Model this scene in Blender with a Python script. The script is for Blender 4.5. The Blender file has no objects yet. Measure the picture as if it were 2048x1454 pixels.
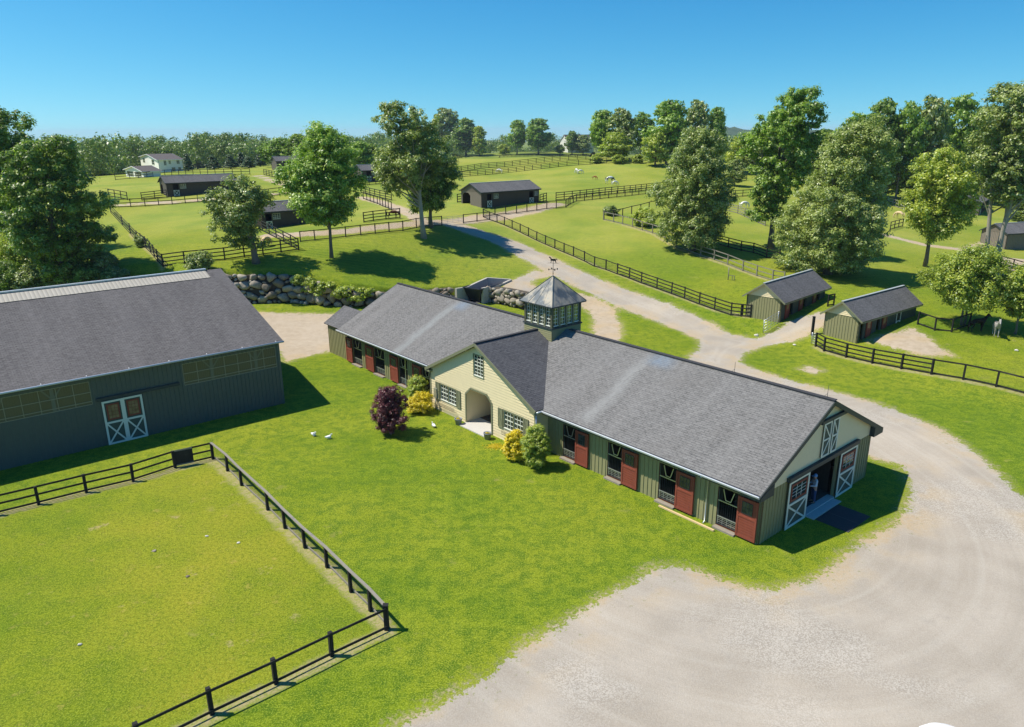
import bpy, bmesh, math, random
import numpy as np
from mathutils import Vector, Matrix
from mathutils.geometry import tessellate_polygon
R = math.radians
scene = bpy.context.scene
# ------------------------------------------------------------------ camera
F, PITCH, ROLL, HC = 1475.38, 0.3044, -0.0049, 20.51
cd = bpy.data.cameras.new('camera'); cam = bpy.data.objects.new('camera', cd)
scene.collection.objects.link(cam); scene.camera = cam
cd.sensor_width = 36; cd.lens = 36*F/2048; cd.clip_end = 20000; cd.clip_start = .5
_r = Vector((1, 0, 0)); _u = Vector((0, math.sin(PITCH), math.cos(PITCH)))
_cr, _sr = math.cos(ROLL), math.sin(ROLL)
_R = _r*_cr + _u*_sr; _U = _u*_cr - _r*_sr; _B = _R.cross(_U)
cam.matrix_world = Matrix(((_R.x, _U.x, _B.x, 0), (_R.y, _U.y, _B.y, 0), (_R.z, _U.z, _B.z, HC), (0, 0, 0, 1)))
# ------------------------------------------------------------------ world, sun, exposure
SUN_EL = 57.4; SUN_TO = Vector((-math.cos(R(SUN_EL))*.9992, math.cos(R(SUN_EL))*.04, math.sin(R(SUN_EL))))
w = bpy.data.worlds.new('World'); scene.world = w; w.use_nodes = True
wt = w.node_tree; sky = wt.nodes.new('ShaderNodeTexSky'); sky.sky_type = 'NISHITA'; sky.sun_disc = False
sky.sun_elevation = R(SUN_EL); sky.sun_rotation = R(-88); sky.altitude = 150
sky.air_density = 1.0; sky.dust_density = 0.35; sky.ozone_density = 4.0
tc = wt.nodes.new('ShaderNodeTexCoord'); mp = wt.nodes.new('ShaderNodeMapping'); mp.inputs[1].default_value = (0, 0, .08)
wt.links.new(tc.outputs['Generated'], mp.inputs[0]); wt.links.new(mp.outputs[0], sky.inputs[0])
sp_ = wt.nodes.new('ShaderNodeSeparateColor'); cb_ = wt.nodes.new('ShaderNodeCombineColor'); wt.links.new(sky.outputs[0], sp_.inputs[0])
for k, (ref, pw, val) in enumerate([(1.94, 2.2, .060), (3.24, 1.3, .318), (5.24, .9, .62)]):   # a clear, deeply coloured sky
    m1 = wt.nodes.new('ShaderNodeMath'); m1.operation = 'MULTIPLY'; m1.inputs[1].default_value = 1/ref
    m2 = wt.nodes.new('ShaderNodeMath'); m2.operation = 'POWER'; m2.inputs[1].default_value = pw
    m3 = wt.nodes.new('ShaderNodeMath'); m3.operation = 'MULTIPLY'; m3.inputs[1].default_value = val/.12
    wt.links.new(sp_.outputs[k], m1.inputs[0]); wt.links.new(m1.outputs[0], m2.inputs[0]); wt.links.new(m2.outputs[0], m3.inputs[0]); wt.links.new(m3.outputs[0], cb_.inputs[k])
bgn = wt.nodes['Background']; wt.links.new(cb_.outputs[0], bgn.inputs[0]); bgn.inputs[1].default_value = 0.12
sl = bpy.data.lights.new('sun', 'SUN'); sl.energy = 5.0; sl.angle = R(.53); sl.color = (1, .935, .82)
so = bpy.data.objects.new('sun', sl); scene.collection.objects.link(so)
so.rotation_euler = SUN_TO.to_track_quat('Z', 'Y').to_euler()
scene.view_settings.view_transform = 'Standard'; scene.view_settings.look = 'None'
scene.view_settings.gamma = 1; scene.view_settings.exposure = 0.30
scene.render.engine = 'CYCLES'
scene.cycles.max_bounces = 6; scene.cycles.transparent_max_bounces = 6
# ------------------------------------------------------------------ projection helpers (real-world positions measured from the view)
def ray(px, py):
    a, b = px-1024, py-727
    u = (a*_cr + b*_sr)/F; v = (-a*_sr + b*_cr)/F; c, s = math.cos(PITCH), math.sin(PITCH)
    return np.array([u, c-v*s, -s-v*c])
O = np.array([0, 0, HC])
def gnd(px, py, h=0.):
    r = ray(px, py); return O + r*((h-HC)/r[2])
def proj(P):
    P = np.asarray(P, float)-O; c, s = math.cos(PITCH), math.sin(PITCH)
    fw = P[1]*c - P[2]*s; up = P[1]*s + P[2]*c; u = P[0]/fw*F; v = -up/fw*F
    return 1024+u*_cr-v*_sr, 727+u*_sr+v*_cr
def depth(P):
    return P[1]*math.cos(PITCH) - (P[2]-HC)*math.sin(PITCH)
# ------------------------------------------------------------------ terrain height
CP = [ # px, py, height : ground seen at that place of the view
(1300,640,.3),(1200,600,.9),(1400,655,.4),(1560,690,.5),(1487,636,1.2),(1651,611,1.8),(1648,674,1.1),(1713,687,1.0),(1830,653,1.5),
(1648,702,.8),(1862,748,.6),(1991,773,.3),(2048,790,.2),(1600,740,.2),(1900,850,0),(2040,950,0),(1513,552,2.8),(1650,548,2.5),(1760,600,2),
(1990,535,1.2),(1855,530,1.8),(1950,650,1.5),(2048,560,1.0),(2010,498,1.2),(1957,430,3.0),(1800,460,3.5),(1790,400,5),(1540,493,4),
(1400,500,4),(1207,439,6),(1300,460,5.4),(1300,392,7.5),(1110,403,7.6),(960,416,8),(1082,408,8),(1490,360,7.8),(1750,380,6),(1220,368,7.8),
(998,346,8.6),(905,352,8.4),(1300,330,11),(974,330,10.8),(916,316,12),(1200,317,12.3),(1310,324,11.5),(562,341,10),(718,362,9),
(320,393,8.5),(425,388,8.6),(262,414,7.3),(371,406,7.5),(250,352,5),(320,343,3.5),(450,337,6),(590,457,6.8),(528,458,6.6),
(326,533,5.2),(449,520,5.6),(598,501,6.0),(430,440,7),(601,484,6.2),(750,467,7),(884,451,6.8),(930,445,6.5),(780,412,7.6),
(663,515,5.0),(848,475,6.0),(513,525,5.4),(100,550,4),(0,520,4),(994,445,5.7),(1057,473,4.6),(1109,497,4.0),(1169,522,3.3),(1230,547,2.6),
(1282,566,2.0),(1369,597,1.3),(1462,630,.9),(1060,520,3.4),(900,500,4.6),(800,520,4.2),(1020,548,2.8),(1090,575,1.8),
(600,548,4.7),(470,545,4.9),(700,580,3.2),(770,580,2.8),(870,568,2.5),(1600,660,1.0),(1450,690,.25)]
CPX = np.array([[*gnd(a, b, h)[:2], h] for a, b, h in CP])
EXT = []
for t in range(-70, 75, 7): EXT.append((t, 14, 0))
for x, y in [(-60,30),(-60,50),(-45,60),(-20,62),(0,55),(0,75),(15,60),(30,45),(45,45),(-30,45),(20,30),(50,28),(70,40),(-10,40),(10,80),(-8,80),(-35,76),(-55,75),(-70,60),(25,75),(40,62),(-90,20),(-90,50),(90,20),(90,50)]:
    EXT.append((x, y, 0))
EXT += [(0,330,5),(60,340,3),(-60,330,5),(150,330,5),(250,300,3),(-150,340,1),(-260,300,0),(-250,200,3),(-160,150,4),(-120,100,3),(180,200,3),
(200,120,.5),(130,150,1.5),(120,90,0),(300,200,1),(25,545,6),(0,460,-2),(-200,520,-4),(200,520,-4),(400,500,-4),(-450,450,-4),(-500,200,-2),(500,200,-2),
(0,900,-12),(600,900,-12),(-600,900,-10),(1200,1200,-12),(-1200,1200,-12),(1500,300,-8),(-1500,300,-8),(200,-200,-1),(-200,-200,-1),(0,-60,0)]
CPX = np.vstack([CPX, np.array(EXT, float)])
_s = 60.
def _phi(r2): return np.where(r2 > 1e-12, .5*r2*np.log(r2+1e-12), 0)
_X = CPX[:, :2]/_s; _n = len(_X)
_K = _phi(((_X[:, None]-_X[None])**2).sum(-1)) + np.eye(_n)*.02
_P = np.hstack([np.ones((_n, 1)), _X]); _A = np.block([[_K, _P], [_P.T, np.zeros((3, 3))]])
_W = np.linalg.solve(_A, np.concatenate([CPX[:, 2], np.zeros(3)]))
def hill(x, y):
    x = np.asarray(x, float); y = np.asarray(y, float); sh = x.shape
    q = np.stack([x.ravel(), y.ravel()], 1)/_s; out = np.zeros(len(q))
    for i in range(0, len(q), 20000):
        b = q[i:i+20000]; out[i:i+20000] = _phi(((b[:, None]-_X[None])**2).sum(-1))@_W[:_n] + _W[_n] + b@_W[_n+1:]
    rad = np.hypot(q[:, 0], q[:, 1])*_s
    k = np.clip((rad-900)/600, 0, 1); out = out*(1-k) + -12*k
    return out.reshape(sh)
def smooth(t): t = np.clip(t, 0, 1); return t*t*(3-2*t)
def sdpoly(x, y, poly):
    """signed distance, positive inside"""
    poly = np.asarray(poly, float)[:, :2]; d = np.full(x.shape, 1e9); inside = np.zeros(x.shape, bool)
    for i in range(len(poly)):
        ax, ay = poly[i]; bx, by = poly[(i+1) % len(poly)]; ex, ey = bx-ax, by-ay
        t = np.clip(((x-ax)*ex+(y-ay)*ey)/(ex*ex+ey*ey+1e-12), 0, 1)
        d = np.minimum(d, np.hypot(x-ax-t*ex, y-ay-t*ey))
        c = ((ay > y) != (by > y)) & (x < ex*(y-ay)/((by-ay) if by != ay else 1e-9)+ax); inside ^= c
    return np.where(inside, d, -d)
def sdline(x, y, pl, hw):
    d = np.full(x.shape, 1e9)
    for (ax, ay), (bx, by) in zip(pl[:-1], pl[1:]):
        ex, ey = bx-ax, by-ay; t = np.clip(((x-ax)*ex+(y-ay)*ey)/(ex*ex+ey*ey+1e-12), 0, 1)
        d = np.minimum(d, np.hypot(x-ax-t*ex, y-ay-t*ey))
    return hw-d
# line of the retaining wall's foot (x, y, foot height, wall height)
WALL = [(-40.,85.5,1.,3.3),(-33,86.2,1.,3.5),(-26.6,86.8,1.,3.3),(-22.6,85.3,1.,2.5),(-19,84.6,.9,2.0),(-14.5,85.2,.7,1.8),(-10,87.2,.5,1.8),(-7.3,89.0,.35,1.9)]
WALL2 = [(-3.5,89.9,.3,1.9),(-1,88.4,.3,1.9),(1.8,86.0,.3,1.8),(4.5,83.5,.3,1.5)]
YARD = [(-90,30),(-90,84)] + [(a, b) for a, b, _, _ in WALL+WALL2] + [(14,80),(30,66),(40,30)]
def height(x, y):
    x = np.asarray(x, float); y = np.asarray(y, float)
    hh = hill(x, y); yard = 1.0*smooth((y-74)/12)*smooth((-x+5)/20)
    sd = sdpoly(x, y, YARD)
    wl = 7*smooth((x-4)/6)+5*smooth((-38-x)/5)+.5*np.ones_like(x)
    m = smooth((sd+.75+wl)/wl - .0)
    m = np.where(y < 40, 1, m)
    # fall in the open tipping bay
    return hh*(1-m)+yard*m
def H(x, y): return float(height(np.array([x]), np.array([y]))[0])
def at(px, py):
    """first meeting of the view line with the ground"""
    r = ray(px, py); ts = np.concatenate([np.arange(15, 140, .5), np.arange(140, 1500, 2.5)])
    Q = O+r[None]*ts[:, None]; d = Q[:, 2]-height(Q[:, 0], Q[:, 1])
    i = np.argmax(d < 0) if (d < 0).any() else len(ts)-1
    a, b = ts[i-1], ts[i]; k = d[i-1]/(d[i-1]-d[i]+1e-9); t = a+(b-a)*k; return O+r*t
def fpt(px, py):
    p = at(px, py); return (float(p[0]), float(p[1]))
# stable and arena frames
YS = 2.2814; SC = np.array([12.709, 33.666, 0]); SD = np.array([math.cos(YS), math.sin(YS), 0]); SN = np.array([.75796824, .65229145, 0])
def SW(u, v, h=0): return SC+SD*u+SN*v+np.array([0, 0, h])
YB = 3.8315; BC = np.array([-18.109, 55.078, 0]); BD = np.array([math.cos(YB), math.sin(YB), 0]); BN = np.array([-.63646572, .77130499, 0])
# ------------------------------------------------------------------ material helpers
class T:
    def __init__(s, name):
        s.m = bpy.data.materials.new(name); s.m.use_nodes = True; s.t = s.m.node_tree; s.t.nodes.clear()
        s.o = s.n('ShaderNodeOutputMaterial')
    def n(s, ty, ins=None, **pr):
        nd = s.t.nodes.new(ty)
        for k, v in pr.items(): setattr(nd, k, v)
        for k, v in (ins or {}).items(): s.set(nd.inputs[k], v)
        return nd
    def set(s, i, v):
        if hasattr(v, 'is_output') or hasattr(v, 'node'): s.t.links.new(v, i)
        elif isinstance(v, (tuple, list)) and len(v) == 3 and i.type == 'RGBA': i.default_value = (*v, 1)
        else: i.default_value = v
    def mix(s, f, a, b, mode='MIX'):
        nd = s.n('ShaderNodeMix', data_type='RGBA', blend_type=mode); s.set(nd.inputs[0], f); s.set(nd.inputs[6], a); s.set(nd.inputs[7], b); return nd.outputs[2]
    def math(s, op, a, b=0., c=None, clamp=False):
        nd = s.n('ShaderNodeMath', operation=op, use_clamp=clamp); s.set(nd.inputs[0], a); s.set(nd.inputs[1], b)
        if c is not None: s.set(nd.inputs[2], c)
        return nd.outputs[0]
    def ramp(s, f, lo, hi, a=0., b=1.):
        nd = s.n('ShaderNodeMapRange', interpolation_type='SMOOTHSTEP'); s.set(nd.inputs[0], f)
        for i, v in enumerate((lo, hi, a, b)): s.set(nd.inputs[i+1], v)
        return nd.outputs[0]
    def noise(s, vec, scale, detail=3, rough=.55):
        nd = s.n('ShaderNodeTexNoise', {'Scale': scale, 'Detail': detail, 'Roughness': rough})
        if vec is not None: s.set(nd.inputs['Vector'], vec)
        return nd.outputs[0]
    def pos(s): return s.n('ShaderNodeNewGeometry').outputs['Position']
    def obj(s): return s.n('ShaderNodeTexCoord').outputs['Object']
    def uv(s): return s.n('ShaderNodeTexCoord').outputs['UV']
    def scl(s, v, x, y, z=1.):
        nd = s.n('ShaderNodeVectorMath', operation='MULTIPLY'); s.set(nd.inputs[0], v); nd.inputs[1].default_value = (x, y, z); return nd.outputs[0]
    def attr(s, name): return s.n('ShaderNodeAttribute', attribute_name=name).outputs['Fac']
    def out(s, col, rough=.8, spec=.25, metal=0., bump=None, bstr=.3, bdist=.05, extra=None):
        p = s.n('ShaderNodeBsdfPrincipled', {'Roughness': rough, 'Specular IOR Level': spec, 'Metallic': metal})
        s.set(p.inputs['Base Color'], col)
        if bump is not None:
            b = s.n('ShaderNodeBump', {'Strength': bstr, 'Distance': bdist, 'Height': bump}); s.set(p.inputs['Normal'], b.outputs[0])
        s.t.links.new((extra or p).outputs[0], s.o.inputs[0]); s.p = p
        return s.m
def painted(name, c, var=.15, rough=.7, spec=.25, metal=0., dirt=None, sc=3.):
    t = T(name); o = t.obj(); n1 = t.noise(o, sc, 4); n2 = t.noise(t.scl(o, 6, 6, 1), 1.5, 3)
    f = t.math('ADD', t.math('MULTIPLY', n1, var), t.math('MULTIPLY', n2, var)); g = t.math('ADD', f, 1-var)
    col = t.mix(1., c, g, 'MULTIPLY')
    if dirt: col = t.mix(t.ramp(n1, .5, .75, 0, .5), col, dirt)
    return t.out(col, rough, spec, metal, n2, .15, .01)
def shingles(name, c1, c2, streaks=(), warm=(.2, .19, .18), green=0.):
    t = T(name); uv = t.uv()
    br = t.n('ShaderNodeTexBrick', {'Vector': uv, 'Color1': (*c1, 1), 'Color2': (*c2, 1), 'Mortar': (c1[0]*.33, c1[1]*.33, c1[2]*.36, 1), 'Scale': 1., 'Mortar Size': .016, 'Mortar Smooth': .4, 'Bias': 0., 'Brick Width': .34, 'Row Height': .155}, offset=.5)
    col = br.outputs[0]
    nz = t.noise(t.scl(uv, .55, .06), 1.0, 4, .6); col = t.mix(t.ramp(nz, .35, .7, 0, .55), col, t.mix(.5, col, (c2[0]*1.5, c2[1]*1.5, c2[2]*1.5)))
    nz2 = t.noise(t.scl(uv, 1.6, .12), 1.3, 4, .6); col = t.mix(t.ramp(nz2, .45, .8, 0, .4), col, (c1[0]*.6, c1[1]*.6, c1[2]*.62))
    fine = t.noise(t.scl(uv, 3.2, 7), 1., 2, .8); col = t.mix(t.ramp(fine, .3, .75, 0., .5), col, (c2[0]*1.5, c2[1]*1.5, c2[2]*1.48))
    big = t.noise(uv, .25, 3); col = t.mix(t.ramp(big, .45, .75, 0, .35), col, warm)
    sx = t.n('ShaderNodeSeparateXYZ', {0: uv})
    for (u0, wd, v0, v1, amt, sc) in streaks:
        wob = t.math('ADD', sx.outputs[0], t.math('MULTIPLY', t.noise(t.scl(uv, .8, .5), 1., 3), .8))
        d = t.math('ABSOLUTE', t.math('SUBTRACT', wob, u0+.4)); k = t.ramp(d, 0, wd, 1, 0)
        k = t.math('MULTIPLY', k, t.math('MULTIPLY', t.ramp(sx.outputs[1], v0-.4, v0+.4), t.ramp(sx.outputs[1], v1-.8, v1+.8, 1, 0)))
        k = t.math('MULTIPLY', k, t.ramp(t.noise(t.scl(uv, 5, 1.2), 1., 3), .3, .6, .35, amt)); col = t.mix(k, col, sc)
    return t.out(col, .9, .12, 0, br.outputs[1], .35, .01)
# ------------------------------------------------------------------ object helpers
COL = scene.collection
def tag(o, label=None, cat=None, group=None, kind=None):
    if label: o['label'] = label
    if cat: o['category'] = cat
    if group: o['group'] = group
    if kind: o['kind'] = kind
    return o
def thing(name, label, cat, loc=(0, 0, 0), rz=0., group=None):
    o = bpy.data.objects.new(name, None); COL.objects.link(o); o.empty_display_size = .3
    o.location = loc; o.rotation_euler = (0, 0, rz); return tag(o, label, cat, group)
def link(name, me, parent=None):
    o = bpy.data.objects.new(name, me); COL.objects.link(o)
    if parent is not None: o.parent = parent
    return o
def npmesh(name, V, Q, mats, attrs=None, smooth=False, mi=None):
    V = np.asarray(V, np.float32); Q = np.asarray(Q, np.int32); k = Q.shape[1]
    me = bpy.data.meshes.new(name); me.vertices.add(len(V)); me.vertices.foreach_set('co', V.ravel())
    me.loops.add(Q.size); me.loops.foreach_set('vertex_index', Q.ravel())
    me.polygons.add(len(Q)); me.polygons.foreach_set('loop_start', np.arange(0, Q.size, k, dtype=np.int32))
    me.update(calc_edges=True)
    for m in mats: me.materials.append(m)
    if mi is not None: me.polygons.foreach_set('material_index', np.asarray(mi, np.int32))
    for a, v in (attrs or {}).items():
        at_ = me.attributes.new(a, 'FLOAT', 'POINT'); at_.data.foreach_set('value', np.asarray(v, np.float32))
    if smooth: me.polygons.foreach_set('use_smooth', np.ones(len(Q), bool))
    me.update(); return me
class MB:
    """collects faces; 'flip' turns frame (u,v,h) into object space (-u,v,h)"""
    def __init__(s, flip=False): s.v = []; s.f = []; s.m = []; s.uv = []; s.mats = []; s.flip = flip; s.sm = []
    def mi(s, m):
        if m not in s.mats: s.mats.append(m)
        return s.mats.index(m)
    def face(s, pts, m, uv=None, sm=False):
        i = len(s.v)
        for p in pts: s.v.append((-p[0], p[1], p[2]) if s.flip else tuple(p))
        idx = list(range(i, i+len(pts)))
        if s.flip: idx.reverse(); uv = uv[::-1] if uv else None
        s.f.append(idx); s.m.append(s.mi(m)); s.uv.append(uv); s.sm.append(sm)
    def box(s, a, b, m):
        x0, y0, z0 = [min(p, q) for p, q in zip(a, b)]; x1, y1, z1 = [max(p, q) for p, q in zip(a, b)]
        c = [(x0,y0,z0),(x1,y0,z0),(x1,y1,z0),(x0,y1,z0),(x0,y0,z1),(x1,y0,z1),(x1,y1,z1),(x0,y1,z1)]
        for f in ((0,3,2,1),(4,5,6,7),(0,1,5,4),(1,2,6,5),(2,3,7,6),(3,0,4,7)): s.face([c[k] for k in f], m)
        return s
    def hexa(s, c, m):
        for f in ((0,3,2,1),(4,5,6,7),(0,1,5,4),(1,2,6,5),(2,3,7,6),(3,0,4,7)): s.face([c[k] for k in f], m)
        return s
    def beam(s, p, q, w, h, m, up=(0, 0, 1)):
        p = Vector(p); q = Vector(q); d = (q-p).normalized(); up = Vector(up)
        if abs(d.dot(up)) > .98: up = Vector((1, 0, 0))
        a = d.cross(up).normalized()*w/2; b = a.cross(d).normalized()*h/2
        c = [p-a-b, p+a-b, q+a-b, q-a-b, p-a+b, p+a+b, q+a+b, q-a+b]
        return s.hexa(c, m)
    def tube(s, pts, rad, m, n=8, cap=True, sm=True):
        pts = [Vector(p) for p in pts]; rad = rad if isinstance(rad, (list, tuple)) else [rad]*len(pts); rings = []
        for i, p in enumerate(pts):
            d = (pts[min(i+1, len(pts)-1)]-pts[max(i-1, 0)]).normalized(); up = Vector((0, 0, 1)) if abs(d.z) < .9 else Vector((1, 0, 0))
            a = d.cross(up).normalized(); b = d.cross(a)
            rings.append([p+(a*math.cos(2*math.pi*k/n)+b*math.sin(2*math.pi*k/n))*rad[i] for k in range(n)])
        for r0, r1 in zip(rings[:-1], rings[1:]):
            for k in range(n): s.face([r0[k], r0[(k+1) % n], r1[(k+1) % n], r1[k]], m, sm=sm)
        if cap: s.face(rings[0][::-1], m); s.face(rings[-1], m)
        return s
    def lathe(s, prof, m, n=16, c=(0, 0, 0)):
        for (r0, z0), (r1, z1) in zip(prof[:-1], prof[1:]):
            for k in range(n):
                a, b = 2*math.pi*k/n, 2*math.pi*(k+1)/n
                P = lambda r, z, t: (c[0]+r*math.cos(t), c[1]+r*math.sin(t), c[2]+z)
                q = [P(r0, z0, a), P(r0, z0, b), P(r1, z1, b), P(r1, z1, a)]
                if r0 < 1e-5: q = q[1:] if False else [q[0], q[2], q[3]]
                elif r1 < 1e-5: q = q[:3]
                s.face(q, m, sm=True)
        return s
    def build(s, name, parent=None, weld=False):
        me = bpy.data.meshes.new(name); me.from_pydata(s.v, [], s.f)
        for m in s.mats: me.materials.append(m)
        me.polygons.foreach_set('material_index', s.m); me.polygons.foreach_set('use_smooth', s.sm)
        if any(s.uv):
            ul = me.uv_layers.new(name='UVMap'); k = 0
            for f, uv in zip(s.f, s.uv):
                for j in range(len(f)): ul.data[k].uv = uv[j] if uv else (0, 0); k += 1
        if weld or any(s.sm):
            bm = bmesh.new(); bm.from_mesh(me); bmesh.ops.remove_doubles(bm, verts=bm.verts, dist=1e-4); bm.to_mesh(me); bm.free()
        me.update(); return link(name, me, parent)
def rect(a0, b0, a1, b1): return [(a0, b0), (a1, b0), (a1, b1), (a0, b1)]
def spans(loops, z, axis=1):
    xs = []
    for lp in loops:
        for i in range(len(lp)):
            (x0, z0), (x1, z1) = lp[i], lp[(i+1) % len(lp)]
            if axis == 0: x0, z0, x1, z1 = z0, x0, z1, x1
            if (z0 <= z) != (z1 <= z): xs.append(x0+(x1-x0)*(z-z0)/(z1-z0))
    xs.sort(); return [(xs[i], xs[i+1]) for i in range(0, len(xs)-1, 2)]
def wall(mb, o, du, nn, loops, m, style=None, step=.2, tm=None, thick=.14, inner=None, bd=.035):
    """wall in plane o + a*du + h*z; nn = outward normal; loops[0] outline, rest openings"""
    o = Vector(o); du = Vector(du); nn = Vector(nn); P = lambda a, h, t=0.: o+du*a+Vector((0, 0, h))+nn*t
    vl = [[Vector((a, h, 0)) for a, h in lp] for lp in loops]; fl = [p for lp in loops for p in lp]
    for tri in tessellate_polygon(vl):
        mb.face([P(*fl[k]) for k in tri], m); mb.face([P(*fl[k], -thick) for k in tri], inner or m)
    for lp in loops:
        for i in range(len(lp)):
            a, b = lp[i], lp[(i+1) % len(lp)]; mb.face([P(*a), P(*b), P(*b, -thick), P(*a, -thick)], tm or m)
    if style == 'clap':
        zs = [p[1] for p in loops[0]]; z = min(zs)
        while z < max(zs)-.02:
            z1 = min(z+step, max(zs)); A, B = spans(loops, z+.004), spans(loops, z1-.004)
            mid = spans(loops, (z+z1)/2)
            if len(A) != len(B) or any(abs(a[0]-b[0]) > step*2.5 or abs(a[1]-b[1]) > step*2.5 for a, b in zip(A, B)): A = B = mid
            for a, b in zip(A, B):
                if a[1]-a[0] < .02: continue
                mb.face([P(a[0], z, .034), P(a[1], z, .034), P(b[1], z1, .002), P(b[0], z1, .004)], m)
                mb.face([P(a[0], z, 0), P(a[1], z, 0), P(a[1], z, .034), P(a[0], z, .034)], m)
            z += step
    elif style == 'batten':
        us = [p[0] for p in loops[0]]; a = min(us)+step/2
        while a < max(us)-.03:
            for z0, z1 in spans(loops, a, 0):
                if z1-z0 > .05:
                    w2 = .028; q_ = bd; c = [P(a-w2, z0, 0), P(a+w2, z0, 0), P(a+w2, z0, q_), P(a-w2, z0, q_), P(a-w2, z1-.01, 0), P(a+w2, z1-.01, 0), P(a+w2, z1-.01, q_), P(a-w2, z1-.01, q_)]
                    mb.hexa(c, m)
            a += step
def slab(mb, a, b, c, d, th, m, edge, uv=True, u0=0.):
    """roof slab: a,b eave ends, c,d ridge ends (a-b-c-d order); top face shingled"""
    a, b, c, d = map(Vector, (a, b, c, d)); n = (b-a).cross(d-a).normalized()
    if n.z < 0: n = -n
    dn = n*th; du = (b-a).normalized()
    def q(p): return (u0+(p-a).dot(du), ((p-a)-du*(p-a).dot(du)).length)
    mb.face([a, b, c, d], m, [q(a), q(b), q(c), q(d)]); mb.face([d-dn, c-dn, b-dn, a-dn], edge)
    for p, r in ((a, b), (b, c), (c, d), (d, a)): mb.face([p, p-dn, r-dn, r], edge)
# ------------------------------------------------------------------ materials
def ground_material():
    t = T('ground'); p = t.pos(); sd = t.attr('sd'); yel = t.attr('yel'); tan = t.attr('tan'); far = t.attr('far'); dryd = t.attr('dry')
    n05 = t.noise(p, .05, 4); n3 = t.noise(p, .35, 4); n1 = t.noise(p, 1.4, 5, .65); n6 = t.noise(p, 5.5, 5, .75); n30 = t.noise(p, 15, 3, .75)
    # grass
    g = t.mix(t.ramp(n3, .3, .7), (.124, .182, .006), (.182, .236, .012))
    g = t.mix(t.ramp(n05, .35, .65, 0, .6), g, (.205, .245, .016))
    g = t.mix(t.ramp(n1, .40, .64, 0, .9), g, (.062, .125, .008)); g = t.mix(t.ramp(t.noise(p, .9, 5, .7), .52, .72, 0, .5), g, (.24, .285, .02))
    g = t.mix(t.math('MULTIPLY', yel, t.math('MULTIPLY', t.ramp(n3, .30, .65, .35, .95), t.ramp(t.noise(p, .11, 3), .38, .62, .35, 1.))), g, (.215, .222, .016))
    g = t.mix(t.math('MULTIPLY', yel, t.ramp(n1, .58, .72, 0, .55)), g, (.34, .27, .07)); g = t.mix(t.math('MULTIPLY', yel, t.math('MULTIPLY', t.ramp(t.noise(p, .55, 4, .7), .64, .72), .7)), g, (.36, .28, .15))
    # mowing lines, curved with the slope
    wv = t.n('ShaderNodeTexWave', {'Vector': t.scl(p, .35, 1., .3), 'Scale': .28, 'Distortion': 2.2, 'Detail': 2., 'Detail Scale': .25}, wave_type='BANDS', bands_direction='Y')
    g = t.mix(t.math('MULTIPLY', t.ramp(wv.outputs[1], .3, .8, 0, .5), t.math('MULTIPLY', t.ramp(t.noise(p, .03, 2), .4, .6), t.ramp(t.n('ShaderNodeSeparateXYZ', {0: p}).outputs[1], 78, 95))), g, (.22, .255, .03))
    g = t.mix(t.ramp(n6, .44, .60, 0, .95), g, t.mix(.55, g, (.035, .085, .003)))
    g = t.mix(t.ramp(n30, .47, .62, 0, .95), g, t.mix(.5, g, (.40, .46, .05)))
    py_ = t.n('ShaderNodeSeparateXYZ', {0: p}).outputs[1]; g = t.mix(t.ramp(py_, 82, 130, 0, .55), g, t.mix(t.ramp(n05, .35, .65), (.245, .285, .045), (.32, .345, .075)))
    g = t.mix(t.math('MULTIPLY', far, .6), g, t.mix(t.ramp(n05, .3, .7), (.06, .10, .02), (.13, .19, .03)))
    big_ = t.noise(t.scl(p, 1, 1, 0), .075, 3, .6); g = t.mix(t.ramp(big_, .42, .62, 0, .38), g, t.mix(1., g, (1.45, 1.18, 1.5), 'MULTIPLY')); g = t.mix(t.ramp(big_, .50, .34, 0, .42), g, t.mix(1., g, (.60, .80, .8), 'MULTIPLY'))
    patch = t.math('MULTIPLY', t.ramp(t.noise(p, .38, 5, .7), .62, .72), t.ramp(n6, .35, .6, .2, .6)); g = t.mix(patch, g, (.30, .27, .08))
    # gravel
    vo = t.n('ShaderNodeTexVoronoi', {'Vector': p, 'Scale': 21.}); ch = t.n('ShaderNodeSeparateColor', {0: vo.outputs[1]})
    gr = t.mix(t.ramp(n3, .3, .7), (.335, .288, .228), (.425, .37, .30))
    gr = t.mix(t.ramp(n1, .45, .75, 0, .5), gr, (.31, .275, .23))
    gr = t.mix(t.ramp(n05, .5, .65, 0, .5), gr, (.52, .44, .34))
    rad_ = t.n('ShaderNodeVectorMath', operation='LENGTH'); t.set(rad_.inputs[0], t.n('ShaderNodeVectorMath', {0: t.scl(p, 1., .8, 0.), 1: (11.5, 33.5, 0)}, operation='SUBTRACT').outputs[0])
    near_ = t.ramp(py_, 52, 60, 1, 0); co_ = t.math('ADD', t.math('MULTIPLY', rad_.outputs[1], near_), t.math('MULTIPLY', sd, t.math('SUBTRACT', 1., near_)))
    trk = t.noise(t.n('ShaderNodeCombineXYZ', {0: t.math('MULTIPLY', co_, 1.25), 1: t.math('MULTIPLY', n05, 2.5), 2: 0.}).outputs[0], 1., 4, .65)
    gr = t.mix(t.ramp(trk, .45, .68, 0, .26), gr, (.50, .46, .39)); gr = t.mix(t.ramp(trk, .50, .30, 0, .28), gr, (.30, .265, .215))
    coarse = t.ramp(t.noise(p, .12, 3), .5, .62, .08, .34)
    gr = t.mix(coarse, gr, t.mix(t.ramp(ch.outputs[0], .1, .9), (.22, .20, .17), (.62, .58, .51)))
    gr = t.mix(t.ramp(n30, .5, .8, 0, .35), gr, (.56, .52, .45))
    gr = t.mix(t.math('MULTIPLY', t.ramp(n6, .60, .72), .4), gr, (.24, .21, .17))
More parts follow.
